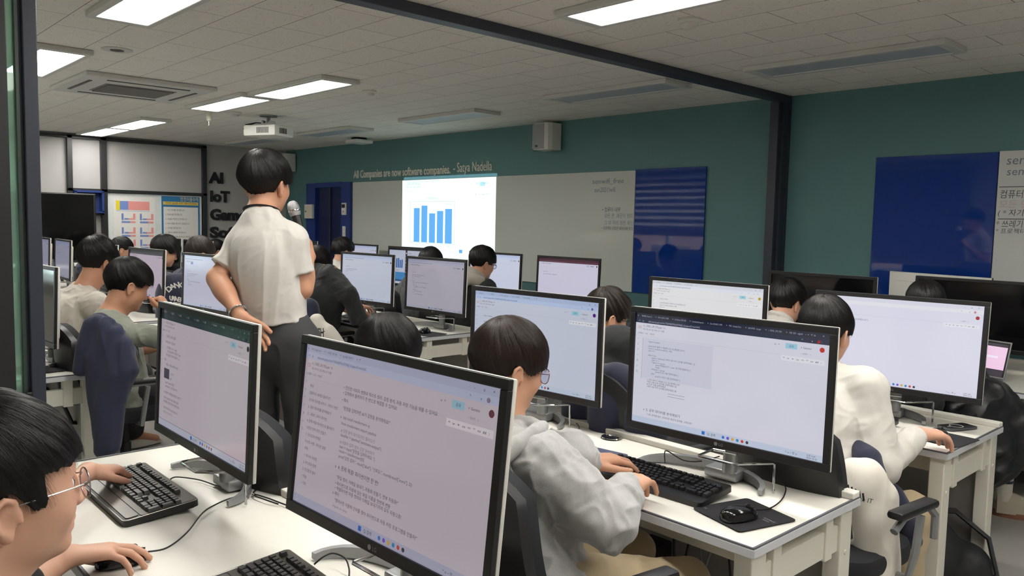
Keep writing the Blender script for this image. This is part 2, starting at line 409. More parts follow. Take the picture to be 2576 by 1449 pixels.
MB().lathe([(0, 0), (0.09, 0), (0.11, -0.03), (0, -0.03)], 16).build('mount', M_dark2, t); MB().box((0, 0, -0.05), (0.26, 0.26, 0.045), bev=0.012).build('housing', M_plast, t)

# ------------------------------------------------------------------ partition: beam, posts, folded glass leaf
struct(MB().box((-3.275, (5.98 + YB) / 2, 2.573), (0.085, YW - YB, 0.054), bev=0.004), 'trim_1', M_dark)
mb = MB().box((-3.295, 5.90, 1.275), (0.075, 0.14, 2.54), bev=0.004).box((-3.248, 5.93, 1.275), (0.02, 0.10, 2.54)).box((-3.234, 5.965, 1.3), (0.008, 0.03, 2.6))
struct(mb, 'trim_2', [M_dark])
struct(MB().box((-3.24, 0.678, 1.275), (0.06, 0.046, 2.545), bev=0.004).box((-3.245, 0.652, 1.275), (0.03, 0.006, 2.545)), 'trim_3', M_dark)
t = thing('glass_partition_leaf', 'folded glass partition leaf in a dark frame at the left edge', 'glass door', (-3.245, 0.5, 0.0))
MB().box((0, 0.142, 1.28), (0.03, 0.016, 2.5), bev=0.003).build('stile', mat('green_grey_metal', (58, 72, 66), 0.35), t)
MB().box((0, 0.075, 1.28), (0.05, 0.07, 2.5), bev=0.003).build('stile', M_dark2, t)
MB().box((0, -0.30, 1.28), (0.05, 0.06, 2.5), bev=0.003).build('stile', M_dark2, t)
MB().box((0, -0.08, 1.28), (0.008, 0.44, 2.46)).build('pane', glassm('green_glass', (190, 225, 208), 0.02, 0.35), t)
MB().box((0, -0.08, 0.04), (0.05, 0.44, 0.05)).build('rail', M_dark2, t)
MB().box((0.03, 0.115, 0.86), (0.03, 0.075, 0.025), bev=0.004).box((0.035, 0.145, 0.86), (0.02, 0.02, 0.11), bev=0.004).build('latch', M_black, t)

# ------------------------------------------------------------------ teal wall: boards, panels, sign, fittings
def slab(name, label, cat, x0, x1, z0, z1, m, d=0.018):
    o = MB().box(((x0 + x1) / 2, YW - d / 2, (z0 + z1) / 2), (x1 - x0, d, z1 - z0), bev=0.002).build(name, m)
    return tag(o, label, cat)
slab('whiteboard', 'wide glossy whiteboard behind the projected chart', 'whiteboard', -9.75, -4.765, 0.92, 2.065, M_board)
slab('blue_board', 'blue glass panel with striped window reflections, right end of the far whiteboard', 'wall panel', -4.76, -3.99, 0.92, 2.075, M_blueglass)
slab('whiteboard', 'whiteboard at the right edge with a column of handwriting', 'whiteboard', -1.73, 1.6, 0.92, 2.09, mat('grey_white_board', (205, 207, 206), 0.08, var=0.015, vscale=2))
slab('blue_board', 'blue glass panel right of the dark post', 'wall panel', -2.535, -1.735, 0.92, 2.085, M_blueglass)
t = thing('storage_cabinet', 'blue built in double door left of the far whiteboard', 'cabinet', (-10.37, YW, 0))
M_blue = mat('blue_laminate', (24, 50, 118), 0.35); M_navy = mat('navy_door', (14, 26, 68), 0.3)
mb = MB(); mb.box((-0.485, -0.03, 1.035), (0.27, 0.06, 2.07)); mb.box((0.5, -0.03, 1.035), (0.24, 0.06, 2.07)); mb.box((0.015, -0.03, 2.04), (0.73, 0.06, 0.07)); mb.build('surround', M_blue, t)
for s, w in ((-0.155, 0.37), (0.22, 0.32)):
    o = MB().box((s, -0.012, 1.0), (w, 0.02, 2.0)).build('door', M_navy, t)
MB().box((0.045, -0.03, 1.0), (0.03, 0.03, 2.0)).build('door_pull', M_dark, t)
t = thing('switch_box', 'grey electrical switch box on the blue surround', 'switch box', (-10.86, YW - 0.06, 1.655))
MB().box((0, -0.02, 0), (0.23, 0.04, 0.21), bev=0.006).build('housing', M_plast, t); MB().box((0.0, -0.042, 0), (0.19, 0.006, 0.17), bev=0.002).build('cover', M_cream, t); MB().box((-0.06, -0.047, 0.0), (0.02, 0.006, 0.02)).build('latch', M_dark2, t)
t = thing('thermostat', 'white thermostat with a small dark display on the blue surround', 'thermostat', (-9.88, YW - 0.06, 1.70))
MB().box((0, -0.012, -0.005), (0.115, 0.024, 0.17), bev=0.008).build('housing', M_plast, t); MB().box((0, -0.026, 0.035), (0.08, 0.004, 0.05)).build('display', M_dark2, t); MB().box((0, -0.026, -0.04), (0.03, 0.004, 0.02)).build('button', M_silver, t)
t = thing('light_switch', 'tall white light switch below the thermostat', 'light switch', (-9.89, YW - 0.06, 1.375))
MB().box((0, -0.006, 0), (0.075, 0.012, 0.155), bev=0.004).build('plate', M_plast, t)
for k in (-1, 1): MB().box((0, -0.014, 0.033 * k), (0.045, 0.006, 0.05), bev=0.002).build('rocker', M_cream, t)
def wall_speaker(x, z, label, w=0.24, h=0.27):
    t = thing('wall_speaker', label, 'speaker', (x, YW, z))
    pts = [(-w / 2, -0.02), (-w / 2 + 0.015, -0.19), (-w / 2 + 0.03, -0.205), (w / 2 - 0.05, -0.205), (w / 2 - 0.02, -0.19), (w / 2, -0.15), (w / 2, -0.02)]
    MB().prism(pts, -h / 2, h / 2).build('cabinet', M_plast, t)
    MB().box((-0.025, -0.207, 0), (w * 0.68, 0.008, h * 0.94), bev=0.003).build('grille', mat('grey_speaker_cloth', (158, 158, 160), 0.7, bump=0.3, bscale=800), t)
    MB().box((-0.045, -0.213, -h * 0.36), (0.032, 0.003, 0.018)).build('badge', M_dark2, t)
    MB().box((0, -0.02, 0), (0.08, 0.04, 0.12)).build('bracket', M_dark2, t)
wall_speaker(-5.86, 2.435, 'white wall speaker high on the teal wall above the whiteboard')
wall_speaker(-11.5, 2.40, 'white wall speaker in the far corner behind the standing man', 0.2, 0.27)
# lettering above the board
M_letter = mat('pale_grey_acrylic', (222, 219, 208), 0.5)
def wall_text(name, label, body, x0, x1, z, size, m, bold=0.0, depth=0.004, cat='wall sign', y=YW, shear=0.0):
    vs, fs = text_geo(body, size, x1 - x0, bold, depth, shear=shear)
    o = MB().add(vs, fs, 0, frame_M((x0, y - depth, z), (1, 0, 0), (0, 0, 1))).build(name, m)
    return tag(o, label, cat)
q = wall_text('quote_sign', 'pale quotation lettered on the teal wall above the chart', 'All Companies are now software companies.', -9.74, -7.57, 2.125, 0.145, M_letter, 0.0028)
vs, fs = text_geo('- Satya Nadella', 0.16, 0.70, 0.0, 0.004)
MB().add(vs, fs, 0, frame_M((-7.52, YW - 0.004, 2.135), (1, 0, 0), (0, 0, 1))).build('attribution', M_letter, q)
# handwriting
M_ink = mat('blue_grey_marker', (112, 122, 140), 0.6); M_ink2 = mat('black_marker', (70, 74, 76), 0.6); M_ink3 = mat('faded_red_marker', (196, 168, 165), 0.6)
def hand(label, lines, y):
    t = thing('handwriting', label, 'handwriting', (lines[0][1], y, lines[0][3]))
    for k, (s, x0, x1, z, size, m) in enumerate(lines):
        vs, fs = text_geo(s, size, x1 - x0, 0.0, 0.0, shear=0.1)
        MB().add(vs, fs, 0, frame_M((x0 - lines[0][1], 0, z - lines[0][3]), (1, 0, 0), (0, 0, 1))).build('written_line', m, t)
    return t
hand('marker notes on the far whiteboard beside the blue panel', [('senwifi_free', -5.30, -4.90, 1.95, 0.07, M_ink), ('sen2021!wifi', -5.27, -5.0, 1.868, 0.065, M_ink), ('• 컴퓨터 내부', -5.16, -4.93, 1.68, 0.05, M_ink2),
      ('모든 면  깨끗이 정리', -5.13, -4.78, 1.62, 0.05, M_ink), ('그 외 자리 정돈 확인', -5.13, -4.77, 1.555, 0.045, M_ink), ('• 프로젝터 리모컨 제자리에 두기', -5.16, -4.775, 1.505, 0.038, M_ink2)], YW - 0.0195)
h = hand('marker notes on the whiteboard at the right edge', [('senwifi_free', -1.69, -1.28, 2.00, 0.085, M_ink), ('sen2021!wifi', -1.685, -1.30, 1.93, 0.075, M_ink), ('컴퓨터 내부 청소', -1.715, -1.36, 1.785, 0.06, M_ink2),
      ('모든 면 정리', -1.715, -1.42, 1.722, 0.055, M_ink3), ('( * 자기 자리 정리', -1.72, -1.36, 1.668, 0.048, M_ink2), ('* 쓰레기 모두 버리기', -1.725, -1.33, 1.592, 0.055, M_ink2), ('* 프로젝터 리모컨 두기', -1.725, -1.34, 1.552, 0.038, M_ink2)], YW - 0.0195)
MB().box((0.22, 0, -0.145), (0.5, 0.0012, 0.005)).box((0.2, 0, -0.355), (0.45, 0.0012, 0.005)).build('ruled_line', M_ink2, h)
# projected page: projector light put in as thin glowing sheets on board and wall
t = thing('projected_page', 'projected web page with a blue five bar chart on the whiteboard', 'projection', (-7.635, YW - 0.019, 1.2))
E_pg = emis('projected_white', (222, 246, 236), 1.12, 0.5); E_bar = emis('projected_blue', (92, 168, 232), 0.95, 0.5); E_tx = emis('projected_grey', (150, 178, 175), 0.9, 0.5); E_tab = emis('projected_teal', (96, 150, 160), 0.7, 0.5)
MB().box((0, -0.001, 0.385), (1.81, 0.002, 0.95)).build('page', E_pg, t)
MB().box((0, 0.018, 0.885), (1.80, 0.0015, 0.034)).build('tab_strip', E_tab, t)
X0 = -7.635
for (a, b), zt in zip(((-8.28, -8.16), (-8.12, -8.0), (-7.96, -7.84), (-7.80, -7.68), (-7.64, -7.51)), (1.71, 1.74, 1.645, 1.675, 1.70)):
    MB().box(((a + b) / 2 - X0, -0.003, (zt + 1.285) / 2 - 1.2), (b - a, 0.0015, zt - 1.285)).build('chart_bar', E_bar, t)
mb = MB()
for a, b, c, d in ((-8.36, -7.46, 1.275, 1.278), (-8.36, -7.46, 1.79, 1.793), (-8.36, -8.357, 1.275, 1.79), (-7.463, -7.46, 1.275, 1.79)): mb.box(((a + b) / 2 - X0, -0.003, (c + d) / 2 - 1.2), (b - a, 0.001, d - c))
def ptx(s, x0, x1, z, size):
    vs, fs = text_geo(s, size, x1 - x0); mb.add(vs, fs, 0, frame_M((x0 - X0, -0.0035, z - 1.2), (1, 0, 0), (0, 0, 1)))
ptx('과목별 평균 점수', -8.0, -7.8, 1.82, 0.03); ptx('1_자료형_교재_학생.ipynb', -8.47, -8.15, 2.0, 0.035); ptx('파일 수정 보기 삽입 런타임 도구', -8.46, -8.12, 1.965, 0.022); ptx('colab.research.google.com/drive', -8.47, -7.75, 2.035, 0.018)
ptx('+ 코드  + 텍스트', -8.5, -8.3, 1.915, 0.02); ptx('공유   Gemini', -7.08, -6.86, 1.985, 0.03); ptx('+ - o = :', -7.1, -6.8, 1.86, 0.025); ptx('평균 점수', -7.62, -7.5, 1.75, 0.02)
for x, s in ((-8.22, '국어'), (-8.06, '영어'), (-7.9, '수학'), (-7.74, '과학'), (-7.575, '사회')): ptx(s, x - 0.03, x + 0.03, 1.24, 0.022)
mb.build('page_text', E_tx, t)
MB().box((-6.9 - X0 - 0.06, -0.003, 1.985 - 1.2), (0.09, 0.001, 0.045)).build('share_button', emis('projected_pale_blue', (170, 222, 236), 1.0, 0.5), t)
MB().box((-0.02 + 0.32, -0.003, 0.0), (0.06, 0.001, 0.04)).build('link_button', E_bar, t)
# low grey cabinet standing under the far board
t = thing('low_cabinet', 'low grey cabinet in front of the far whiteboard', 'cabinet', (-9.0, 5.72, 0)); MB().box((0, 0, 0.575), (0.55, 0.42, 1.15), bev=0.01).build('carcass', mat('grey_brown_laminate', (122, 118, 110), 0.5), t)
for s in (-1, 1): MB().box((s * 0.135, -0.215, 0.575), (0.26, 0.016, 1.08), bev=0.003).build('door', mat('grey_brown_laminate', (122, 118, 110)), t)

# ------------------------------------------------------------------ far wall with framed panels
def far_box(name, y0, y1, z0, z1, d, m, parent=None, x=0.0):
    return MB().box((XF + x + d / 2, (y0 + y1) / 2, (z0 + z1) / 2), (d, y1 - y0, z1 - z0), bev=min(0.003, d / 4)).build(name, m, parent)
mb = MB()
for y0, y1, z0, z1 in ((0.6, 4.70, 2.535, 2.575), (2.865, 2.925, 0.1, 2.575), (3.27, 3.345, 0.1, 2.575), (4.64, 4.70, 0.1, 2.575), (3.27, 4.70, 1.845, 1.885), (2.865, 3.345, 1.845, 1.885), (2.9, 3.3, 1.535, 1.57)):
    mb.box((XF + 0.03, (y0 + y1) / 2, (z0 + z1) / 2), (0.06, y1 - y0, z1 - z0), bev=0.002)
struct(mb, 'trim_4', M_dark2)
t = thing('notice_board', 'white magnetic notice board in the dark wall frame', 'notice board', (XF, 3.99, 1.2))
MB().box((0.012, 0, 0.0), (0.024, 1.28, 1.28), bev=0.003).build('panel', mat('white_steel_board', (216, 222, 220), 0.25), t)
t = thing('wall_niche', 'open blue box shelf set in the dark wall frame', 'shelf', (XF, 3.10, 1.71))
M_niche = mat('royal_blue_laminate', (30, 54, 116), 0.4)
mb = MB().box((0.07, 0, 0.135), (0.14, 0.35, 0.025)).box((0.07, 0, -0.135), (0.14, 0.35, 0.025)).box((0.07, 0.165, 0), (0.14, 0.025, 0.27)).box((0.07, -0.165, 0), (0.14, 0.025, 0.27))
mb.build('box', M_niche, t); MB().box((0.008, 0, 0), (0.012, 0.32, 0.25)).build('back_panel', M_niche, t)
def wall_sheet(name, label, cat, y0, y1, z0, z1, m):
    t = thing(name, label, cat, (XF + 0.026, (y0 + y1) / 2, (z0 + z1) / 2)); MB().box((0, 0, 0), (0.004, y1 - y0, z1 - z0)).build('sheet', m, t); return t, (y0 + y1) / 2, (z0 + z1) / 2
def on_sheet(t, name, rects, m):
    mb = MB()
    for y0, y1, z0, z1 in rects: mb.box((0.003, (y0 + y1) / 2, (z0 + z1) / 2), (0.002, y1 - y0, z1 - z0))
    return mb.build(name, m, t)
P_w = mat('poster_paper', (226, 224, 220), 0.5); P_r = mat('poster_pink', (226, 150, 146), 0.5); P_b = mat('poster_blue', (112, 136, 196), 0.5); P_y = mat('poster_yellow', (224, 204, 40), 0.5); P_g = mat('poster_green', (158, 190, 110), 0.5)
t, yc, zc = wall_sheet('poster', 'white chart poster with red and blue blocks on the notice board', 'poster', 3.42, 3.97, 0.95, 1.80, P_w)
on_sheet(t, 'title_block', [(-0.19, -0.10 + 0.02, 0.24, 0.36)], P_b); on_sheet(t, 'title_block', [(-0.08, 0.2, 0.24, 0.36)], P_r); on_sheet(t, 'title_block', [(-0.24, -0.19, 0.235, 0.365)], P_y)
bl, rd = [(-0.24, 0.2, 0.222, 0.226)], []
for cy_ in (-0.17, 0.07):
    for cz_ in (0.09, -0.10, -0.27):
        bl += [(cy_, cy_ + 0.025, cz_ + 0.01, cz_ + 0.10), (cy_ + 0.035, cy_ + 0.09, cz_ + 0.015, cz_ + 0.035), (cy_, cy_ + 0.11, cz_ - 0.03, cz_ - 0.005)]
        rd += [(cy_ + 0.09, cy_ + 0.18, cz_ + 0.015, cz_ + 0.035), (cy_ + 0.15, cy_ + 0.18, cz_ + 0.035, cz_ + 0.10), (cy_ + 0.11, cy_ + 0.18, cz_ - 0.03, cz_ - 0.005)]
on_sheet(t, 'diagram', bl, P_b); on_sheet(t, 'diagram', rd, P_r); on_sheet(t, 'diagram', [(0.1, 0.24, -0.33, -0.30), (0.16, 0.25, -0.36, -0.33)], P_g)
t, yc, zc = wall_sheet('poster', 'blue bordered safety rules poster on the notice board', 'poster', 4.06, 4.60, 0.98, 1.825, mat('poster_teal', (40, 112, 160), 0.45))
on_sheet(t, 'rule_panel', [(-0.245, 0.245, -0.38, 0.27)], P_w); on_sheet(t, 'banner', [(-0.25, 0.25, 0.30, 0.345)], mat('poster_gold', (216, 186, 96), 0.5))
vs, fs = text_geo('안전이용수칙', 0.07, 0.26); MB().add(vs, fs, 0, frame_M((0.004, -0.01, 0.36), (0, 1, 0), (0, 0, 1))).build('title', mat('poster_cream', (226, 210, 150), 0.5), t)
mb = MB()
for k, s in enumerate(('1  자기 자리를 정리합니다.', '2  컴퓨터를 정리합니다.', '3  자료를 저장하고 정리합니다.', '4  프로그램을 정리하고 실습합니다.', '5  자리를 정돈합니다.', '6  컴퓨터 내부를 청소합니다.', '7  자료를 한 번에 정리하고 저장합니다.', '8  실습 자료를 정리합니다.', '9  자리를 확인합니다.')):
    vs, fs = text_geo(s, 0.03, min(0.44, 0.017 * len(s))); mb.add(vs, fs, 0, frame_M((0.005, -0.22, 0.215 - 0.064 * k), (0, 1, 0), (0, 0, 1)))
vs, fs = text_geo('안전한 실습을 위한 이용수칙 확인!', 0.032, 0.44); mb.add(vs, fs, 0, frame_M((0.005, -0.22, 0.312), (0, 1, 0), (0, 0, 1)))
mb.build('rule_text', M_dark2, t)
M_l = mat('black_foam_letters', (24, 24, 26), 0.6)
for s, z, w in (('AI', 2.047, 0.20), ('IoT', 1.775, 0.30), ('Game', 1.505, 0.56), ('Software', 1.24, 0.98), ('Data', 0.97, 0.5)):
    vs, fs = text_geo(s, 0.215, w, 0.010, 0.012); tag(MB().add(vs, fs, 0, frame_M((XF + 0.013, 4.76, z), (0, 1, 0), (0, 0, 1))).build('wall_lettering', M_l), 'large black word %s on the grey far wall' % s, 'wall lettering', 'words on the far wall')
# large display on a stand at far left
t = thing('large_display', 'large switched off black display on a stand at the far wall', 'display', (XF + 0.35, 2.35, 0))
MB().box((0, 0, 1.36), (0.06, 1.52, 0.90), bev=0.012).build('bezel', M_black, t); MB().box((0.031, 0, 1.37), (0.004, 1.46, 0.84)).build('screen', M_blackg, t)
MB().box((0.10, 0.0, 0.90), (0.34, 1.3, 0.035), bev=0.006).build('shelf', M_white, t)
for s in (-1, 1):
    MB().box((-0.03, s * 0.5, 0.62), (0.05, 0.08, 1.2), bev=0.006).build('post', M_white, t); MB().box((0.05, s * 0.5, 0.03), (0.6, 0.08, 0.05), bev=0.01).build('foot', M_white, t)
# ceiling projector
t = thing('projector', 'white projector hanging from the ceiling above the standing man', 'projector', (-7.85, 3.80, HC), math.radians(25))
MB().lathe([(0, 0), (0.09, 0), (0.09, -0.015), (0.02, -0.02), (0.02, -0.10), (0, -0.10)], 14).build('mount', M_silver, t)
MB().box((0, 0, -0.095), (0.10, 0.12, 0.02)).box((0.04, 0, -0.08), (0.015, 0.1, 0.05)).box((-0.04, 0, -0.08), (0.015, 0.1, 0.05)).build('bracket', M_chrome, t)
b = MB().box((0, 0, -0.165), (0.40, 0.30, 0.11), bev=0.016).build('body', M_plast, t, True)
g = MB()
for k in range(9): g.box((-0.02 + k * 0.017, -0.151, -0.165), (0.007, 0.004, 0.06))
for k in range(6): g.box((0.201, -0.07 + k * 0.02, -0.165), (0.004, 0.009, 0.055))
g.build('vent', M_dark2, t)
MB().lathe([(0, 0.0), (0.035, 0.0), (0.035, 0.02), (0.028, 0.02), (0.02, 0.012), (0, 0.012)], 16, M=Matrix.Translation((-0.10, 0.15, -0.165)) @ Matrix.Rotation(-PI / 2, 4, 'X')).build('lens', M_blackg, t)
c = MB()
for k in range(3): c.tube([(-0.2, -0.06 + 0.04 * k, -0.15), (-0.26, -0.07 + 0.05 * k, -0.14), (-0.27, -0.03 + 0.03 * k, -0.09), (-0.16, 0, -0.07), (-0.05, 0, -0.08)], 0.006, 6)
c.build('cable', M_black, t)
# ------------------------------------------------------------------ desks
M_edge = mat('grey_edge_band', (96, 98, 104), 0.5)
M_edgew = mat('pale_edge', (205, 206, 210), 0.4)
M_desk = mat('desk_top_white', (236, 233, 224), 0.3, var=0.015)
M_leg = mat('desk_leg_cream', (219, 216, 204), 0.38, var=0.02)
M_mod = mat('modesty_panel_grey', (150, 148, 144), 0.5, var=0.04)
def desk(xl, xr, yf, yb, label, group=None):
    L, D = xr - xl, yb - yf
    t = thing('computer_desk', label, 'desk', (xl, yf, 0), 0, group)
    mb = MB().box((L / 2, D / 2, 0.702), (L, D, 0.028), bev=0.004, mi=0)
    mb.box((L / 2, -0.001, 0.703), (L, 0.004, 0.022), mi=1).box((L + 0.001, D / 2, 0.703), (0.004, D, 0.022), mi=1).box((-0.001, D / 2, 0.703), (0.004, D, 0.022), mi=1)
    mb.build('desk_top', [M_desk, M_edgew], t)
    e = MB()
    e.box((L / 2, 0.002, 0.7175), (L, 0.006, 0.005)).box((L - 0.002, D / 2, 0.7175), (0.006, D, 0.005)).box((0.002, D / 2, 0.7175), (0.006, D, 0.005)); e.build('edge_band', M_edge, t)
    MB().box((L / 2, D - 0.024, 0.7265), (L, 0.048, 0.022), bev=0.004).build('back_rail', M_desk, t)
    for x in (0.04, L - 0.04):
        for y in (0.055, D - 0.055):
            g = MB().box((x, y, 0.344), (0.055, 0.075, 0.688), bev=0.004)
            s = 1 if x > L / 2 else -1
            for z in (0.55, 0.16): g.lathe([(0, 0), (0.008, 0), (0.008, 0.003), (0, 0.003)], 10, M=Matrix.Translation((x + s * 0.0275, y, z)) @ Matrix.Rotation(s * PI / 2, 4, 'Y'))
            g.build('leg', M_leg, t)
        b = MB().box((x, D / 2, 0.60), (0.035, D - 0.15, 0.085), bev=0.003)
        for y in (0.16, D - 0.16): b.box((x, y, 0.62), (0.048, 0.045, 0.14), bev=0.003)
        b.build('end_beam', M_leg, t)
    MB().box((L / 2, 0.18, 0.62), (L - 0.13, 0.04, 0.06), bev=0.003).build('cross_beam', M_leg, t)
    MB().box((L / 2, D - 0.05, 0.40), (L - 0.14, 0.018, 0.52), bev=0.002).build('modesty_panel', M_mod, t)
    return t
DG = 'white computer desks'
desk(-2.92, -1.04, 0.50, 1.14, 'white desk in the foreground under the boy\'s mouse and two monitors', DG)
desk(-2.92, -1.04, 1.84, 2.47, 'white desk holding the black keyboard, mouse pad and chrome wire holder, second row', DG)
desk(-2.92, -1.04, 3.22, 3.88, 'white desk with the phone at its corner, third row', DG)
desk(-2.95, -0.55, 4.76, 5.48, 'white desk under the open laptop, by the right whiteboard', DG)
desk(-2.6, -0.9, 5.56, 5.93, 'narrow white desk against the right whiteboard, behind the laptop', DG)
desk(-6.35, -4.52, 0.62, 1.25, 'white desk end beside the dark post, next to the draped navy jacket', DG)
desk(-8.5, -6.5, 0.62, 1.25, 'white desk behind the dark post, farther of the window row', DG)
desk(-6.35, -4.55, 1.97, 2.62, 'white desk in front of the student resting chin on hand', DG)
desk(-8.5, -6.5, 1.97, 2.62, 'white desk in front of the student in the white sweatshirt', DG)
desk(-10.9, -8.95, 1.97, 2.62, 'white desk below the large black display', DG)
desk(-6.35, -4.58, 3.30, 3.95, 'white desk end with a mouse on its pad, behind the glasses wearer\'s head', DG)
desk(-8.5, -6.5, 3.30, 3.95, 'white desk hidden behind the standing man', DG)
desk(-10.9, -8.95, 3.30, 3.95, 'white desk in front of the notice board posters', DG)
desk(-6.32, -4.3, 4.62, 5.26, 'white desk of the student in the grey hood, under the whiteboard', DG)
desk(-8.5, -6.55, 4.62, 5.26, 'white desk end with the yellow green marker, below the projected chart', DG)
desk(-10.9, -8.95, 4.62, 5.26, 'white desk below the blue cabinet', DG)

# ------------------------------------------------------------------ screens
class Page:
    W, H = 0.674, 0.378
    def __init__(s, k=1.0, tint=(1, 1, 1)): s.k = k; s.tint = tint; s.mb = MB(); s.cols = []; s.mats = []
    def mi(s, c):
        if c not in s.cols:
            s.cols.append(c); q = tuple(min(255, c[i] * s.tint[i]) for i in range(3))
            s.mats.append(emis('screen_%d_%d_%d_%.2f' % (q[0], q[1], q[2], s.k), q, s.k, 0.16))
        return s.cols.index(c)
    def rect(s, u0, v0, u1, v1, c, l=1):
        x0, x1, z0, z1, y = u0 - s.W / 2, u1 - s.W / 2, s.H / 2 - v1, s.H / 2 - v0, -0.0003 * l
        s.mb.add([(x0, y, z0), (x1, y, z0), (x1, y, z1), (x0, y, z1)], [(0, 1, 2, 3)], s.mi(c))
    def disc(s, u, v, r, c, l=2, n=14):
        s.mb.add([(u - s.W / 2 + r * math.cos(2 * PI * i / n), -0.0003 * l, s.H / 2 - v + r * math.sin(2 * PI * i / n)) for i in range(n)], [tuple(range(n))], s.mi(c))
    def text(s, u, v, h, body, c, w=None, bold=0.0, l=3):
        vs, fs = text_geo(body, h, w, bold, res=1)
        s.mb.add(vs, fs, s.mi(c), frame_M((u - s.W / 2, -0.0003 * l, s.H / 2 - v), (1, 0, 0), (0, 0, 1)))
WIN = ((60, 130, 220), (120, 90, 220), (235, 190, 70), (40, 150, 200), (220, 70, 60), (60, 60, 70))
def notebook(k=0.5, tint=(1, 1, 1), tabs=(205, 218, 240), tabtext=(60, 70, 90), bg=(240, 241, 247), lines=(), side=(), detail=2, tablist=(), logo=True, avatar=(190, 60, 60), pill=True, blocks=(), bar=(214, 226, 242), url=True):
    p = Page(k, tint); W, H = p.W, p.H; ink = (70, 74, 84); soft = (150, 154, 164)
    p.rect(0, 0, W, H, bg)
    p.rect(0, 0, W, 0.018, tabs, 2); dk = sum(tabs) < 300
    p.rect(0, 0.018, W, 0.034, tuple(int(v * (1.25 if dk else 1.05)) if v * 1.05 < 255 else 250 for v in tabs), 2)
    if detail > 1:
        n = max(1, len(tablist))
        for i, s_ in enumerate(tablist):
            p.text(0.022 + i * 0.066, 0.0125, 0.0065, s_, tabtext, min(0.042, 0.0042 * len(s_) + 0.004)); p.text(0.078 + i * 0.066, 0.0125, 0.008, '×', tabtext)
        p.text(0.006, 0.0125, 0.009, 'v', tabtext); p.text(0.022 + n * 0.066, 0.0125, 0.010, '+', tabtext)
        if url:
            p.text(0.012, 0.030, 0.010, '<   o', tabtext); p.text(0.05, 0.030, 0.0085, 'colab.research.google.com/drive/1TRdiDNbBjFWDsJrZDVSNPgE_hsYpaq#scrollTo=imwUzUiKC', tabtext, 0.20)
        for i, s_ in enumerate('-o×'): p.text(W - 0.075 + i * 0.026, 0.0125, 0.010, s_, tabtext)
        for i, s_ in enumerate('*v:'): p.text(W - 0.085 + i * 0.03, 0.0305, 0.010, s_, tabtext)
        p.disc(W - 0.033, 0.027, 0.005, avatar)
        if logo: p.text(0.009, 0.0535, 0.0125, 'CO', (222, 120, 50), 0.0145)
        p.text(0.030, 0.0465, 0.0085, 'A 1_자료형_교재_학생.ipynb  * A', ink, 0.088); p.text(0.030, 0.0575, 0.0065, '파일  수정  보기  삽입  런타임  도구  도움말', ink, 0.085)
        p.text(0.010, 0.072, 0.0065, 'Q 명령어   + 코드   + 텍스트', ink, 0.066)
        if pill:
            p.rect(W - 0.133, 0.042, W - 0.097, 0.058, (172, 224, 240), 2); p.text(W - 0.122, 0.053, 0.0085, '공유', (20, 80, 120)); p.text(W - 0.086, 0.053, 0.008, '+ Gemini', ink, 0.032)
            p.text(W - 0.168, 0.053, 0.010, '=  *', ink)
        p.disc(W - 0.022, 0.050, 0.0075, avatar); p.text(W - 0.085, 0.070, 0.007, '-- RAM   v', soft)
        p.rect(W - 0.145, 0.0795, W - 0.012, 0.095, (250, 250, 252), 2); p.text(W - 0.14, 0.0895, 0.0075, '^ v + o = * o # :', ink, 0.118)
        p.rect(0, 0.079, W - 0.15, 0.0796, (205, 206, 214), 2)
        for i, s_ in enumerate('=o<>#oD'): p.text(0.009, 0.092 + i * 0.019, 0.010, s_, soft)
    else:
        p.text(0.03, 0.050, 0.011, '1_자료형_교재_학생.ipynb', ink, 0.12); p.rect(W - 0.13, 0.042, W - 0.10, 0.056, (190, 214, 234), 2); p.disc(W - 0.02, 0.049, 0.007, (70, 60, 80)); p.rect(W - 0.09, 0.046, W - 0.05, 0.052, soft, 2)
        p.rect(0.02, 0.03 - 0.004, 0.30, 0.03, soft, 2); p.rect(0.0, 0.079, W, 0.0797, (205, 206, 214), 2)
    for u0, v0, u1, v1, c in blocks: p.rect(u0, v0, u1, v1, c, 2)
    for u, v, h, s_, c in lines:
        if detail > 0: p.text(u, v, h, s_, c)
    for u, v, h, s_, c in side: p.text(u, v, h, s_, c)
    p.rect(0, H - 0.020, W, H, bar, 2)
    p.rect(0.275, H - 0.016, 0.286, H - 0.005, (40, 120, 215), 3); p.text(0.295, H - 0.0065, 0.010, 'Q 검색', ink)
    for i, c in enumerate(WIN): p.disc(0.352 + i * 0.0165, H - 0.0105, 0.0048, c, 3)
    p.text(W - 0.115, H - 0.0065, 0.0085, '^ o ~ 한 o', ink); p.text(W - 0.05, H - 0.0105, 0.007, '오후 5:34', ink); p.text(W - 0.05, H - 0.0035, 0.007, '2025-10-22', ink)
    return p
def code(v0, u=0.055, n=None, dv=0.0115, h=0.0085):
    L = ['import random', '', 'print("숫자 맞추기 게임에 오신 걸 환영합니다!")', 'secret = random.randint(1, 100)', 'tries = 0', '', 'while True:', '    guess = int(input("1부터 100 사이 숫자를 입력하세요: "))', '    tries += 1',
         '    if guess == secret:', '        print("정답입니다!", tries, "번 만에 맞혔어요.")', '        break', '    elif guess < secret:', '        print("더 큰 수를 입력하세요.")', '    else:', '        print("더 작은 수를 입력하세요.")']
    out = []
    for i, s_ in enumerate(L[:n]):
        if s_: out.append((u + 0.008 * (len(s_) - len(s_.lstrip())) / 2, v0 + dv * i, h, s_.strip(), (72, 84, 120) if i % 3 else (96, 100, 112)))
    return out
MON = {}
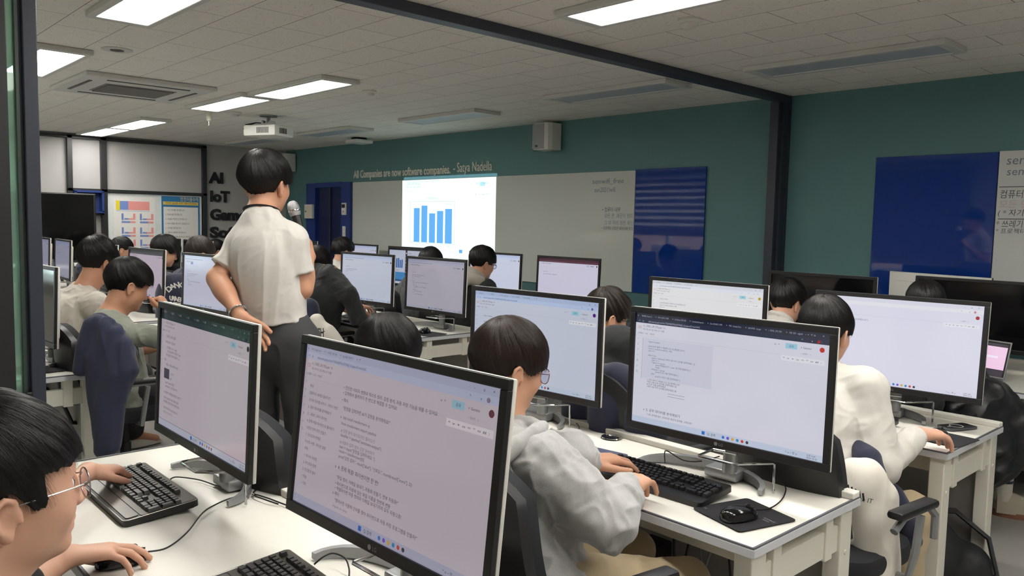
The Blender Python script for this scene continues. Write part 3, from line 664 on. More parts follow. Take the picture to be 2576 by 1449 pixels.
def monitor(x, y, yaw, label, page=None, tilt=2.0, off=False, group='wide monitors on the desks', z=0.72, holder=True):
    W, H = 0.714, 0.424
    T = Matrix.Translation((0, 0, 0.340)) @ Matrix.Rotation(math.radians(-tilt), 4, 'X')
    bw, bt, bb = 0.020, 0.020, 0.026
    To = T @ Matrix.Translation((0, 0.009, (bb - bt) / 2))
    if (tilt, holder) in MON: t = dup(MON[(tilt, holder)], (x, y, z), math.radians(yaw), label, group)
    else:
        t = thing('monitor', label, 'monitor', (x, y, z), math.radians(yaw), group)
        f = MB()
        f.box((0, 0.007, H / 2 - bt / 2), (W, 0.014, bt), bev=0.002, M=T).box((0, 0.007, -H / 2 + bb / 2), (W, 0.014, bb), bev=0.002, M=T)
        for s in (-1, 1): f.box((s * (W / 2 - bw / 2), 0.007, (bb - bt) / 2), (bw, 0.014, H - bt - bb), bev=0.002, M=T)
        f.box((0, 0.012, 0), (W - 0.01, 0.004, H - 0.01), M=T)
        bz = f.build('bezel', M_black, t)
        vs, fs = text_geo('LG', 0.013)
        lg = MB().add(vs, fs, 0, T @ frame_M((0.004, -0.0006, -H / 2 + 0.008), (1, 0, 0), (0, 0, 1)))
        lg.lathe([(0, 0), (0.006, 0), (0.006, 0.0006), (0, 0.0006)], 14, M=T @ frame_M((-0.006, -0.0002, -H / 2 + 0.0125), (1, 0, 0), (0, 0, 1)))
        lg.build('logo', M_silver, bz)
        s = MB().box((0, 0.0195, 0), (W, 0.011, H), bev=0.003, M=T); s.box((0, 0.034, -0.01), (W - 0.12, 0.03, H - 0.10), bev=0.012, M=T); s.box((0, 0.055, -0.04), (0.34, 0.03, 0.22), bev=0.012, M=T); s.build('back_cover', M_plast, t, True)
        MB().box((0, 0.0, 0), (Page.W, 0.002, Page.H), M=To).build('screen', M_screen_off, t)
        MB().box((0, 0.075, 0.25), (0.055, 0.022, 0.22), bev=0.006).tube([(0, 0.085, 0.03), (0, 0.095, 0.30)], 0.024, 12).build('stand_neck', M_silver, t, True)
        P, n = [], 18
        for i in range(n + 1):
            a = PI * (i / n) ; u = -0.09 - 0.225 * math.cos(a); v = 0.03 + 0.125 * math.sin(a); e = abs(2.0 * i / n - 1)
            h = 0.034 - 0.018 * e ** 2; w = 0.013; dx, dy = math.cos(a) * 0.6, math.sin(a)
            P.append([(u + w * dx, v - w * dy, 0.001), (u + w * dx, v - w * dy, h), (u - w * dx, v + w * dy, h), (u - w * dx, v + w * dy, 0.001)])
        b = MB().grid(P, wrap=True); b.f.append((3, 2, 1, 0)); b.f.append(tuple(4 * n + i for i in range(4))); b.m += [0, 0]
        b.box((-0.03, 0.115, 0.018), (0.12, 0.08, 0.034), bev=0.008)
        b.build('stand_base', M_silver, t, True)
        if holder:
            MB().tube([(-0.05, 0.06, 0.10), (-0.05, -0.03, 0.098), (-0.045, -0.035, 0.098), (0.07, -0.035, 0.098), (0.075, -0.03, 0.098), (0.155, 0.065, 0.098), (0.158, 0.072, 0.095), (0.158, 0.074, 0.002)], 0.0042, 8).tube([(-0.05, 0.06, 0.10), (0.03, 0.07, 0.10)], 0.0042, 8).build('wire_holder', M_chrome, t, True)
        p0 = dup(t); MON[(tilt, holder)] = p0
    scr = next(c for c in t.children if c.name.startswith('screen'))
    if page is not None and not off:
        p = page; p.mb.v = [tuple((To @ Matrix.Translation((0, -0.0016, 0))) @ Vector(q)) for q in p.mb.v]
        me = bpy.data.meshes.new('screen_image'); me.from_pydata(p.mb.v, [], p.mb.f)
        for m_ in p.mats: me.materials.append(m_)
        me.polygons.foreach_set('material_index', p.mb.m); me.update()
        o = bpy.data.objects.new('screen_image', me); COL.objects.link(o); o.parent = scr
    return t
def kill(root):
    for c in list(root.children): kill(c)
    bpy.data.objects.remove(root)
M_screen_off = mat('switched_off_screen', (14, 14, 16), 0.10, var=0.02)
ink, soft = (84, 88, 98), (140, 144, 154)
bk = (66, 68, 78)
# front row, left
Lm1 = [(0.04, 0.09, .010, '1_자료형 입력과 출력', ink), (0.04, 0.108, .009, '문자열 메서드 알아보기', ink), (0.055, 0.125, .009, '문자열을 나누기 : split()', ink), (0.06, 0.137, .009, '리스트로 바꾸어 저장하기 list()', ink), (0.05, 0.149, .009, '여러 값을 한 번에 입력받기 a, b', ink), (0.03, 0.165, .009, '• 실습', ink),
       (0.05, 0.18, .009, '이름과 나이를 출력해 보세요', ink), (0.095, 0.205, .009, '[ 실행 ]', soft), (0.04, 0.222, .009, 'o 나의 코드 시작', ink), (0.05, 0.237, .009, 'name = input("이름: ")', ink), (0.05, 0.249, .009, 'print(name, "님 반갑습니다")', ink), (0.04, 0.270, .0095, '• 4. 변수의 자료형을 확인하고 바꾸기', bk), (0.04, 0.288, .009, '정수와 실수를 더하면 어떻게 될까?', ink), (0.04, 0.30, .009, '문자열을 숫자로 바꾸어 계산해 보자', bk),
       (0.04, 0.32, .009, '자료형 변환 함수 int() float() str()', ink), (0.04, 0.334, .009, '결과를 비교해 봅시다.', soft)]
monitor(-2.32, 0.90, -0.4, 'monitor with a white notebook page at the left end of the foreground desk', notebook(0.38, (1.0, 0.955, 0.975), (40, 52, 58), (190, 196, 200), (226, 222, 228), Lm1, tablist=('동아리방', '내용정리', '자료실', '노트북', '1_자료형', '코랩', 'Gmail', '학생'), url=False, logo=False, avatar=(40, 30, 44), blocks=((0.036, 0.190, 0.082, 0.222, (84, 86, 96)), (0.0, 0.3565, 0.674, 0.3575, (70, 74, 92)))), 2.5)
# front row, centre
sd = [(0.03, 0.10 + i * 0.0165, .0085, s_, bk if i == 3 else ink) for i, s_ in enumerate(('목차', '컴퓨터의 세계로 들어가기', '숫자와 문자열 바꾸기 : 더하기 연산', '2. 공부 데이터를 분석해보기', '3. 그래프 그리기 파이썬', '4. 문제 해결 파이썬으로 풀어보기', '나만의 단어 퀴즈 만들기', '7. 리스트와 반복문', '리스트 사용 : 파이썬 설명', '부록', '1. 변수와 자료형', '2. 리스트와 반복', '3. 조건문과 함수', '• 연습', '• 기타'))]
Lm2 = [(0.17, 0.082, .010, '• 간단한 이미지 변환과 텍스트 정리, 감정 분석, 자동 저장 기능을 해볼 수 있어요', bk), (0.17, 0.094, .010, '• 입력에서 출력까지 한 번으로 해결할 수 있어요!', bk), (0.168, 0.11, .010, '• 예시', bk), (0.175, 0.128, .010, '"문장을 입력하면 AI가 감정을 분석해줘요!"', bk), (0.168, 0.148, .0095, 'o  !pip install transformers -q', ink), (0.175, 0.162, .0095, 'from transformers import pipeline', ink),
       (0.175, 0.178, .0095, '# 감정 분석 파이프라인 불러오기', soft), (0.175, 0.188, .0095, 'classifier = pipeline("sentiment-analysis")', ink), (0.175, 0.204, .0095, '# 사용자 입력 받아 감정 분석하기', soft), (0.175, 0.214, .0095, 'text = input("문장을 입력하세요: ")', ink), (0.175, 0.224, .0095, 'result = classifier(text)[0]', ink), (0.175, 0.236, .0095, 'print("감정 결과:", result["label"], "신뢰도:", round(result["score"], 2))', ink),
       (0.165, 0.262, .012, 'v  4. 문제 해결? 파이썬이면 한 번!', bk), (0.175, 0.284, .010, '"파일 정리, 이메일 보내기, 자동화 만들기, 전부 자동화!"', bk), (0.172, 0.298, .010, '• 파이썬으로 자료에 있는 파일 이름을 한번에 변환', bk), (0.172, 0.309, .010, '• 엑셀파이썬 자동 정리와 이메일 보내기까지 모두 자동으로!', bk), (0.165, 0.321, .010, 'o 예시', ink), (0.175, 0.336, .010, '"영어사전 이용해 단어를 찾아 파이썬으로 자동 저장 프로그램을 만들자!"', bk), (0.17, 0.349, .009, 'import os, time', soft)]
monitor(-1.39, 0.92, 2.1, 'large monitor in the middle foreground with a sidebar and Korean text', notebook(0.38, (1.0, 0.955, 0.975), (196, 208, 232), (80, 90, 110), (224, 220, 227), Lm2, sd, tablist=('자료 - Google Drive', '1_자료형_교재_학생', 'Top: 20407 | 과제 보기'), avatar=(110, 40, 60), bar=(196, 204, 226)), 6.0)
# second row
monitor(-2.33, 2.27, 4.3, 'monitor behind the head of the student in the grey hoodie', notebook(0.52, (0.97, 0.98, 1.0), (196, 212, 242), (70, 84, 110), (226, 230, 244), code(0.108, dv=0.0125, n=12), tablist=('Drive', '1_자료형', '학생 - Google Drive', 'Dan 20407', '20710자료'), avatar=(90, 30, 140)), 1.0)
tl = ('TAMB판_Prayer LS', '파이 신주도 목록', 'AI Python 프로그램', 'Untitled0.ipynb', 'Dan ZONE7 | 과제', '학생 - Google Drive', '20710자료 - Google', '1_자료형_교재_학생', '지용, 정주 - d@250')
Lm4 = code(0.098, dv=0.0077, h=0.0072) + [(0.055, 0.098 + 0.0077 * i, .0075, s_, bk) for i, s_ in ((17, 'o 숫자 맞추기 게임에 오신 걸 환영합니다!'), (18, '1부터 100 사이 숫자를 입력하세요: 50'), (19, '# 더 큰 수를 입력하세요.'), (20, '1부터 100 사이 숫자를 입력하세요: 80'))] + [(0.045, 0.335, .0115, 'v  2. 공부 데이터를 분석해보기', bk), (0.06, 0.349, .008, '"나의 과목별 점수, 데이터로 평균과 합계를 그래프로!"', ink)]
monitor(-1.38, 2.19, 3.3, 'monitor with a dark tab strip above the black keyboard, second row right end', notebook(0.58, (0.97, 0.97, 1.0), (30, 36, 58), (196, 200, 214), (238, 238, 246), Lm4, tablist=tl, avatar=(214, 52, 44), blocks=((0.030, 0.084, 0.033, 0.225, (205, 208, 222)), (0.035, 0.084, 0.30, 0.222, (228, 229, 240)), (0.14, 0.262, 0.205, 0.263, (120, 120, 130)), (0.14, 0.271, 0.205, 0.272, (120, 120, 130)))), 1.0)
# third row
monitor(-1.40, 3.57, 5.0, 'bright nearly blank monitor in front of the student in the white shirt', notebook(0.66, (0.97, 0.97, 1.0), (238, 238, 246), (90, 94, 104), (240, 240, 250), code(0.08, n=5), detail=2, tablist=(), pill=False, logo=False, url=False, bar=(238, 238, 248)), 5.0)
monitor(-2.36, 3.55, 0.4, 'monitor with a white page in front of the blue glass panel', notebook(0.64, (1.0, 1.0, 1.0), (226, 230, 240), (80, 88, 100), (242, 242, 244), code(0.10, n=9), tablist=('AI 노트북', '1_자료형_교재', '학생 드라이브', 'Top: 20407'), avatar=(200, 170, 40)), 1.0)
# fourth row
M9X = at(2307, 697, y=5.36).x + 0.355; M8X = at(2227, 681, y=5.62).x + 0.34
monitor(-2.37, 4.84, -1.1, 'switched off black monitor in front of the dark post', off=True, tilt=1.0)
monitor(M9X, 5.30, -4.0, 'switched off black monitor at the right edge behind the laptop', off=True, tilt=3.0)
monitor(M8X, 5.66, 165.0, 'white backed monitor turned away, against the blue panel', off=True, tilt=1.0)
# far room
def fpage(k, tint, bg=(226, 230, 244), tabs=(204, 216, 240), n=6): return notebook(k, tint, tabs, (70, 80, 100), bg, code(0.105, n=n, h=0.008), detail=1)
far = [(-4.86, 3.69, 2.3, 'monitor with a pinkish grey page on the desk end behind the glasses wearer', fpage(0.36, (1.0, 0.96, 0.97), n=16)), (-5.74, 3.64, 5.0, 'monitor with a bluish page in front of the student in the black sweater', fpage(0.50, (0.97, 0.98, 1.0))),
       (-5.87, 2.33, 5.0, 'monitor with a small blue button on its page, left of the standing man', notebook(0.46, (0.97, 0.96, 1.0), (206, 214, 236), (90, 96, 110), (224, 226, 240), code(0.12, n=10), detail=1, blocks=((0.11, 0.05, 0.145, 0.066, (40, 90, 200)),))),
       (-7.0, 2.28, 4.0, 'monitor with a grey strip and QR sheet beside the two seated boys at left', notebook(0.40, (1.0, 0.95, 0.98), (60, 62, 70), (160, 160, 170), (226, 220, 232), code(0.12, n=4), detail=1)),
       (-8.12, 2.27, 1.0, 'monitor whose white top edge shows above the boy in the white sweatshirt', fpage(0.06, (1, 1, 1))), (-9.5, 2.25, -2.0, 'narrow looking monitor in front of the large display, right one of two', fpage(0.26, (0.95, 0.94, 1.0))),
       (-10.35, 2.25, -2.0, 'narrow looking monitor in front of the large display, beside the dark post', fpage(0.26, (0.97, 0.94, 1.0))), (-4.95, 1.03, 3.0, 'dark monitor at the desk end right beside the dark post', None), (-7.0, 0.98, 2.0, 'dark monitor farther along the window row behind the post', None),
       (-10.2, 3.6, 2.0, 'dark monitor below the white chart poster', None), (-9.28, 3.6, 4.0, 'dark monitor below the blue bordered poster', None), (-4.66, 4.95, 2.0, 'monitor with a dark red tab strip against the whiteboard, empty seat', notebook(0.56, (0.98, 0.97, 1.0), (84, 52, 62), (210, 190, 196), (232, 232, 246), code(0.12, n=3), detail=1)),
       (-5.60, 4.95, 2.0, 'monitor in front of the student with the grey hood', fpage(0.62, (0.96, 0.97, 1.0), n=3)), (-6.97, 4.95, 4.0, 'black monitor showing two windows with blue bars, below the projected chart', 'split'),
       (-7.95, 4.95, 2.0, 'monitor just right of the dark haired student below the blue cabinet', fpage(0.50, (0.98, 0.97, 1.0), n=3)), (-9.3, 4.95, 0.0, 'dark topped monitor below the blue cabinet', None)]
for x, y, yaw, lb, pg in far:
    if pg == 'split':
        pg = Page(0.5, (0.97, 0.98, 1.0)); W, H = pg.W, pg.H
        pg.rect(0, 0, W, H, (214, 220, 236)); pg.rect(0, 0, W, 0.02, (24, 26, 32), 2); pg.rect(0.275, 0.0, 0.305, H, (44, 24, 44), 2)
        for i in range(9): pg.disc(0.29, 0.05 + i * 0.034, 0.008, ((240, 240, 240), (90, 140, 220), (220, 120, 160))[i % 3], 3)
        for i, h_ in enumerate((0.07, 0.10, 0.105, 0.085, 0.09)): pg.rect(0.09 + i * 0.03, 0.21 - h_, 0.112 + i * 0.03, 0.21, (40, 110, 190), 3)
        pg.rect(0.0, 0.255, 0.275, 0.335, (70, 150, 210), 3); pg.rect(0.0, 0.335, 0.275, 0.355, (50, 90, 140), 3)
        for i in range(10): pg.rect(0.32, 0.05 + i * 0.02, 0.32 + 0.2 * ((i * 7) % 5 + 2) / 7, 0.054 + i * 0.02, soft, 3)
        pg.text(0.12, 0.24, 0.012, '과목별 점수', ink)
    monitor(x, y, yaw, lb, pg, off=pg is None)

for p_ in MON.values(): kill(p_)

# ------------------------------------------------------------------ keyboards, mice and small things
KB = {}
def keyboard(x, y, rz, label, kind='office', z=0.72, w=0.448, d=0.158):
    if kind in KB: return dup(KB[kind], (x, y, z), rz, label)
    t = KB[kind] = thing('keyboard', label, 'keyboard', (x, y, z), rz, 'black keyboards on the desks')
    tilt = Matrix.Translation((0, 0, 0.017)) @ Matrix.Rotation(math.radians(5.0), 4, 'X')
    lip = 0.045 if kind == 'office' else 0.022
    b = MB().prism([(p[0], p[1] - lip / 2 + 0.004) for p in rect_round(w, d + lip, 0.012)], -0.012, 0.006, M=tilt); b.prism([(p[0], p[1] - lip / 2 + 0.004) for p in rect_round(w * 0.97, (d + lip) * 0.94, 0.012)], -0.016, -0.011, M=tilt)
    b.build('case', M_black, t)
    if kind == 'office':
        MB().tube([tilt @ Vector((p[0], p[1] - lip / 2 + 0.004, 0.0062)) for p in rect_round(w - 0.003, d + lip - 0.003, 0.012)], 0.0016, 6, closed=True).build('rim', mat('brushed_rim', (150, 146, 138), 0.3, 0.8), t)
        MB().prism([(p[0], p[1] + 0.004) for p in rect_round(w - 0.012, d - 0.006, 0.008)], 0.006, 0.0075, M=tilt).prism([(p[0], p[1] - d / 2 - lip / 2 + 0.01) for p in rect_round(w - 0.03, lip - 0.012, 0.008)], 0.006, 0.008, M=tilt).build('deck', mat('dark_grey_deck', (92, 88, 82), 0.28, 0.5), t)
    k = MB(); u = 0.0187; x0 = -w / 2 + 0.016; y0 = d / 2 - 0.012
    def key(cx, cy, kw=1.0, kh=1.0):
        k.box((x0 + (cx + kw / 2) * u, y0 - (cy + kh / 2) * u, 0.0115), (kw * u - 0.0028, kh * u - 0.0028, 0.010), taper=0.80, M=tilt)
    for c in (0, 2, 3, 4, 5, 6.5, 7.5, 8.5, 9.5, 11, 12, 13, 14): key(c, 0)
    for c in (15.35, 16.35, 17.35): key(c, 0); key(c, 1.45); key(c, 2.45)
    for r, row in enumerate(([1] * 13 + [2], [1.5] + [1] * 12 + [1.5], [1.75] + [1] * 11 + [2.25], [2.25] + [1] * 10 + [2.75], [1.25, 1.25, 1.25, 6.25, 1.25, 1.25, 1.25, 1.25])):
        c = 0
        for q in row: key(c, 1.45 + r, q); c += q
    key(16.35, 4.45); key(15.35, 5.45); key(16.35, 5.45); key(17.35, 5.45)
    for r in range(5):
        for c in range(4):
            if (r, c) in ((2, 3), (4, 3), (4, 1)): continue
            key(18.7 + c, 1.45 + r, 2 if (r, c) == (4, 0) else 1, 2 if (r, c) in ((1, 3), (3, 3)) else 1)
    k.build('keys', mat('key_cap_grey', (72, 72, 74), 0.34) if kind == 'office' else mat('key_cap_black', (26, 26, 29), 0.4), t)
    lg = MB()
    for r, s_ in enumerate(('1234567890-=', 'QWERTYUIOP[]', 'ASDFGHJKL;', 'ZXCVBNM,./')):
        for c, ch in enumerate(s_):
            vs, fs = text_geo(ch, 0.0055, res=1); lg.add(vs, fs, 0, tilt @ Matrix.Translation((x0 + (c + (1, 1.5, 1.75, 2.25)[r] + 0.3) * u, y0 - (1.45 + r + 0.5) * u, 0.0169)))
    lg.build('key_legends', mat('key_legend_white', (200, 202, 206), 0.5), t)
    if kind != 'office':
        vs, fs = text_geo('TG', 0.012, shear=0.3); MB().add(vs, fs, 0, tilt @ Matrix.Translation((x0 + 20.2 * u, y0 - 0.85 * u, 0.0066))).build('logo', emis('blue_backlit_logo', (70, 170, 215), 0.55), t)
        q = MB()
        for i in range(3): q.box((x0 + (18.9 + 1.2 * i) * u, y0 - 1.1 * u, 0.0065), (0.003, 0.003, 0.001), M=tilt)
        q.build('status_lights', M_silver, t)
    return t
def mouse(x, y, rz, label, z=0.72, m=None, wire=True):
    t = thing('mouse', label, 'mouse', (x, y, z), rz, 'computer mice')
    P = []
    for i in range(13):
        a = PI * i / 12; yy = -math.cos(a) * 0.058; wv = 0.031 * math.sin(a) ** 0.55 * (1 + 0.08 * math.cos(a)); hh = 0.036 * math.sin(a) ** 0.6 * (1.0 - 0.14 * (yy / 0.058))
        P.append([(wv * math.cos(PI * j / 10), yy, 0.003 + hh * (max(0, math.sin(PI * j / 10))) ** 0.7) for j in range(11)] + [(0, yy, 0.003)])
    MB().grid(P, wrap=True).build('body', m or M_blackg, t, True, angle=80)
    MB().lathe([(0, -0.003), (0.009, -0.003), (0.009, 0.003), (0, 0.003)], 14, M=Matrix.Translation((0, 0.028, 0.033)) @ Matrix.Rotation(PI / 2, 4, 'Y')).build('scroll_wheel', M_black, t)
    MB().box((0, 0.035, 0.030), (0.0015, 0.035, 0.004), rot=(-0.18, 0, 0)).build('button_gap', M_dark2, t)
    return t
def cable(name, label, pts, r=0.0022, m=None, cat='cable', group=None, par=None):
    P = [Vector(p) for p in pts]; out = []
    for i in range(len(P) - 1):
        p0, p1, p2, p3 = P[max(0, i - 1)], P[i], P[i + 1], P[min(len(P) - 1, i + 2)]
        for j in range(6):
            q = j / 6; out.append(0.5 * (2 * p1 + (p2 - p0) * q + (2 * p0 - 5 * p1 + 4 * p2 - p3) * q * q + (3 * p1 - p0 - 3 * p2 + p3) * q ** 3))
    out.append(P[-1])
    o = MB().tube(out, r, 6).build(name, m or M_black, par, True)
    return tag(o, label, cat, group) if par is None else o
keyboard(-2.435, 0.775, 0.0, 'black keyboard under the boy\'s left hand at the left')
keyboard(-1.515, 0.80, -0.03, 'black keyboard cut by the bottom edge, below the large middle monitor')
keyboard(-1.525, 2.075, 0.02, 'black mechanical keyboard under the hands of the student in the grey hoodie', 'gaming')
keyboard(-1.55, 3.42, 0.0, 'black keyboard behind the arm of the student in the white shirt', 'gaming')
keyboard(-1.02, 5.16, 0.05, 'black keyboard behind the laptop at the right edge', 'gaming')
keyboard(-4.95, 0.86, 0.1, 'black keyboard at the desk end beside the dark post', 'gaming')
keyboard(-5.62, 3.50, 0.1, 'black keyboard in front of the black sweater student\'s arm')
keyboard(-5.35, 3.37, 0.0, 'black keyboard nearer the desk edge beside the black sweater student', 'gaming')
keyboard(-6.85, 4.75, 0.0, 'black keyboard under a hand in front of the two window monitor', 'gaming')
keyboard(-5.5, 4.78, 0.0, 'black keyboard in front of the student with the grey hood')
mouse(-1.975, 0.58, -0.15, 'black mouse in the boy\'s right hand')
mouse(-1.175, 1.99, -0.35, 'black mouse on the mouse pad of the second row', 0.723)
mouse(-1.15, 3.43, -0.2, 'mouse under the hand of the student in the white shirt')
mouse(-0.98, 4.95, 0.0, 'white mouse at the right edge behind the laptop', 0.722, M_plast)
mouse(-4.74, 3.52, 0.3, 'black mouse on a pad on the desk end behind the glasses wearer', 0.722)
def pad(x, y, rz, w, d, label, marks=False):
    t = thing('mouse_pad', label, 'mouse pad', (x, y, 0.72), rz, 'black mouse pads')
    MB().prism(rect_round(w, d, 0.012), 0.0, 0.0022).build('mat', mat('mouse_pad_cloth', (34, 34, 38), 0.8, bump=0.2, bscale=1500), t)
    if marks:
        mb = MB()
        for s_, a, b, h in (('T5', -w / 2 + 0.012, -d / 2 + 0.03, 0.012), ('GAMING', w / 2 - 0.052, d / 2 - 0.08, 0.011), ('SERIES', w / 2 - 0.044, d / 2 - 0.092, 0.009)):
            vs, fs = text_geo(s_, h); mb.add(vs, fs, 0, Matrix.Translation((a, b, 0.0025)))
        mb.build('print', mat('pad_print_grey', (150, 152, 156), 0.6), t)
pad(-1.19, 2.04, -0.28, 0.20, 0.215, 'black mouse pad with small grey print, second row desk end', True)
pad(-1.13, 3.44, -0.1, 0.20, 0.2, 'black mouse pad under the hand of the student in the white shirt')
pad(-1.02, 4.93, 0.0, 0.24, 0.2, 'black mouse pad under the white mouse')
pad(-4.70, 3.53, 0.15, 0.2, 0.19, 'black mouse pad on the desk end behind the glasses wearer')
pad(-4.75, 1.02, 0.1, 0.2, 0.19, 'black mouse pad beside the dark post')
mouse(-4.72, 0.93, 0.0, 'black mouse beside the dark post', 0.722)
# phones
t = thing('phone', 'phone with a white ring on its clear case, desk corner of the third row', 'phone', (-1.155, 3.675, 0.72), -0.42)
MB().prism(rect_round(0.076, 0.152, 0.012), 0.0, 0.009).build('body', mat('graphite_glass', (70, 72, 78), 0.15), t)
MB().tube([(0.026 * math.cos(a), -0.006 + 0.026 * math.sin(a), 0.0092) for a in np.linspace(0, 2 * PI, 32, endpoint=False)], 0.002, 6, closed=True, flat=0.3).box((0, -0.046, 0.0095), (0.006, 0.014, 0.0006)).build('ring_mark', M_plast, t)
MB().prism([(p[0] - 0.016, p[1] + 0.05) for p in rect_round(0.034, 0.036, 0.009)], 0.009, 0.011).build('camera_bump', M_black, t)
t = thing('tablet', 'dark blue tablet lying behind the left hand of the student in the grey hoodie', 'tablet', (-1.84, 2.17, 0.72), 0.15)
MB().prism(rect_round(0.16, 0.10, 0.012), 0.0, 0.008).build('body', mat('slate_blue_case', (74, 78, 100), 0.4), t); MB().prism(rect_round(0.15, 0.09, 0.008), 0.008, 0.009).build('cover', mat('slate_blue_cover', (84, 88, 112), 0.35), t)
t = thing('cable_grommet', 'round chrome cable grommet at the back of the second row desk', 'grommet', (-1.98, 2.385, 0.72))
MB().lathe([(0, 0), (0.042, 0), (0.040, 0.004), (0.02, 0.005), (0.018, 0.003), (0, 0.003)], 26).build('ring', M_chrome, t, True); MB().box((0.012, 0.0, 0.0045), (0.03, 0.018, 0.002)).build('slot', M_dark2, t)
# laptop at the right edge
t = thing('laptop', 'open silver laptop with a pink page at the right edge', 'laptop', (-1.545, 4.97, 0.72), -0.28)
MB().prism(rect_round(0.32, 0.22, 0.01), 0.0, 0.013).build('base', M_silver, t); k = MB()
for r in range(5):
    for c in range(13): k.box((-0.132 + c * 0.022, 0.075 - r * 0.021, 0.0137), (0.018, 0.017, 0.0016))
k.build('keys', M_dark2, t); MB().box((0, -0.065, 0.0135), (0.10, 0.06, 0.001)).build('trackpad', M_fix, t)
T = Matrix.Translation((0, 0.112, 0.012)) @ Matrix.Rotation(math.radians(-14), 4, 'X')
MB().box((0, 0.003, 0.108), (0.32, 0.006, 0.212), bev=0.002, M=T).build('lid', M_silver, t); sc_ = MB().box((0, -0.0005, 0.108), (0.306, 0.002, 0.196), M=T).build('screen', M_black, t)
pk = emis('laptop_pink', (246, 206, 236), 0.75); pd = emis('laptop_dark', (60, 48, 66), 0.5); pw = emis('laptop_white', (240, 232, 244), 0.8)
MB().box((0, -0.0018, 0.115), (0.29, 0.0005, 0.13), M=T).build('page', pk, sc_); MB().box((0, -0.0018, 0.190), (0.29, 0.0005, 0.014), M=T).box((0, -0.0018, 0.030), (0.29, 0.0005, 0.034), M=T).build('tool_bar', pd, sc_); MB().box((0.02, -0.0022, 0.12), (0.16, 0.0003, 0.012), M=T).box((-0.09, -0.0022, 0.075), (0.07, 0.0003, 0.05), M=T).build('block', pw, sc_)
# marker and papers on far desks
t = thing('highlighter', 'yellow green highlighter on the desk end below the projected chart', 'pen', (-6.62, 4.70, 0.728), 0.3); MB().tube([(-0.05, 0, 0), (0.03, 0, 0)], 0.008, 10).build('barrel', mat('highlighter_green', (190, 226, 60), 0.4), t); MB().tube([(0.03, 0, 0), (0.06, 0, 0)], 0.0085, 10).build('cap', M_black, t)
for i, (x, y, rz) in enumerate(((-4.95, 2.05, 0.2), (-5.25, 2.12, -0.15))):
    tag(MB().box((0, 0, 0.004 + 0.002 * i), (0.21, 0.29, 0.008)).build('paper_stack', mat('white_paper', (228, 226, 218), 0.7), None, loc=(x, y, 0.72), rotz=rz), ('white worksheet pile near the chin resting student\'s elbow', 'white worksheet pile farther along the chin resting student\'s desk')[i], 'paper', 'worksheets')
t = thing('computer_tower', 'black computer tower standing under the second row desk', 'computer', (-1.72, 2.18, 0)); MB().box((0, 0, 0.20), (0.10, 0.40, 0.40), bev=0.008).build('case', M_black, t); MB().box((0, -0.203, 0.30), (0.08, 0.004, 0.14)).build('front_panel', M_blackg, t)
# desk cables
CG = 'black cables on the desks'
cable('mouse_cable', 'mouse cable curving across the foreground desk to the white tie', [at(372, 1388, z=.735), at(420, 1378, z=.724), at(470, 1340, z=.724), at(510, 1290, z=.724), at(545, 1268, z=.724), at(585, 1252, z=.724), at(632, 1243, z=.724), at(670, 1252, z=.724), at(705, 1265, z=.724), at(760, 1285, z=.724)])
cable('keyboard_cable', 'black cable from the boy\'s keyboard past the monitor base', [at(428, 1206, z=.74), at(445, 1200, z=.73), at(500, 1207, z=.724), at(545, 1222, z=.724), at(572, 1228, z=.724), at(575, 1208, z=.727), at(590, 1192, z=.724)])
cable('monitor_cable', 'black cable looping behind the left monitor to the white tie', [at(615, 1184, z=.724), at(650, 1186, z=.724), at(672, 1200, z=.724), at(660, 1220, z=.724), at(636, 1242, z=.726), at(665, 1256, z=.728), at(700, 1268, z=.724)])
cable('keyboard_cable', 'black cable arching behind the keyboard at the bottom edge', [at(790, 1420, z=.735), at(815, 1400, z=.75), at(840, 1392, z=.755), at(868, 1405, z=.75), at(878, 1430, z=.735), at(878, 1452, z=.726)])
cable('mouse_cable', 'brown mouse cable curling on the second row desk end', [at(1898, 1283, z=.74), at(1935, 1279, z=.726), at(1962, 1262, z=.724), at(1975, 1240, z=.724), at(1974, 1222, z=.724), at(1950, 1205, z=.724), at(1900, 1188, z=.724), at(1860, 1172, z=.724), at(1848, 1160, z=.73)])
cable('keyboard_cable', 'black cable rising from the mechanical keyboard to the chrome holder', [at(1673, 1165, z=.74), at(1672, 1140, z=.775), at(1680, 1135, z=.775), at(1720, 1158, z=.745), at(1765, 1160, z=.745), at(1810, 1148, z=.76)])
cable('cable_bundle', 'pair of black cables along the back of the second row desk', [at(1395, 1010, z=.74), at(1440, 1045, z=.727), at(1500, 1063, z=.727), at(1545, 1078, z=.727), at(1575, 1092, z=.727)], 0.004)
cable('cable_bundle', 'black cables running from the grommet under the monitor', [at(1590, 1090, z=.727), at(1640, 1098, z=.727), at(1720, 1120, z=.727), at(1780, 1135, z=.727), at(1840, 1150, z=.727)], 0.004)
cable('mouse_cable', 'thin dark cable curling behind the grey hood', [at(1425, 1108, z=.724), at(1450, 1090, z=.724), at(1455, 1070, z=.724), at(1425, 1052, z=.724), at(1410, 1045, z=.724), at(1415, 1035, z=.727)])
cable('mouse_cable', 'thin cable on the desk beside the dark post', [at(170, 928, z=.724), at(185, 930, z=.724), at(205, 925, z=.724), at(235, 917, z=.724)])
tag(MB().tube([at(628, 1250, z=.723), at(634, 1240, z=.735), at(640, 1246, z=.723)], 0.002, 6).build('cable_tie', M_plast), 'white cable tie on the foreground desk', 'cable tie')
M_gc = mat('grey_cable', (120, 120, 122), 0.5)
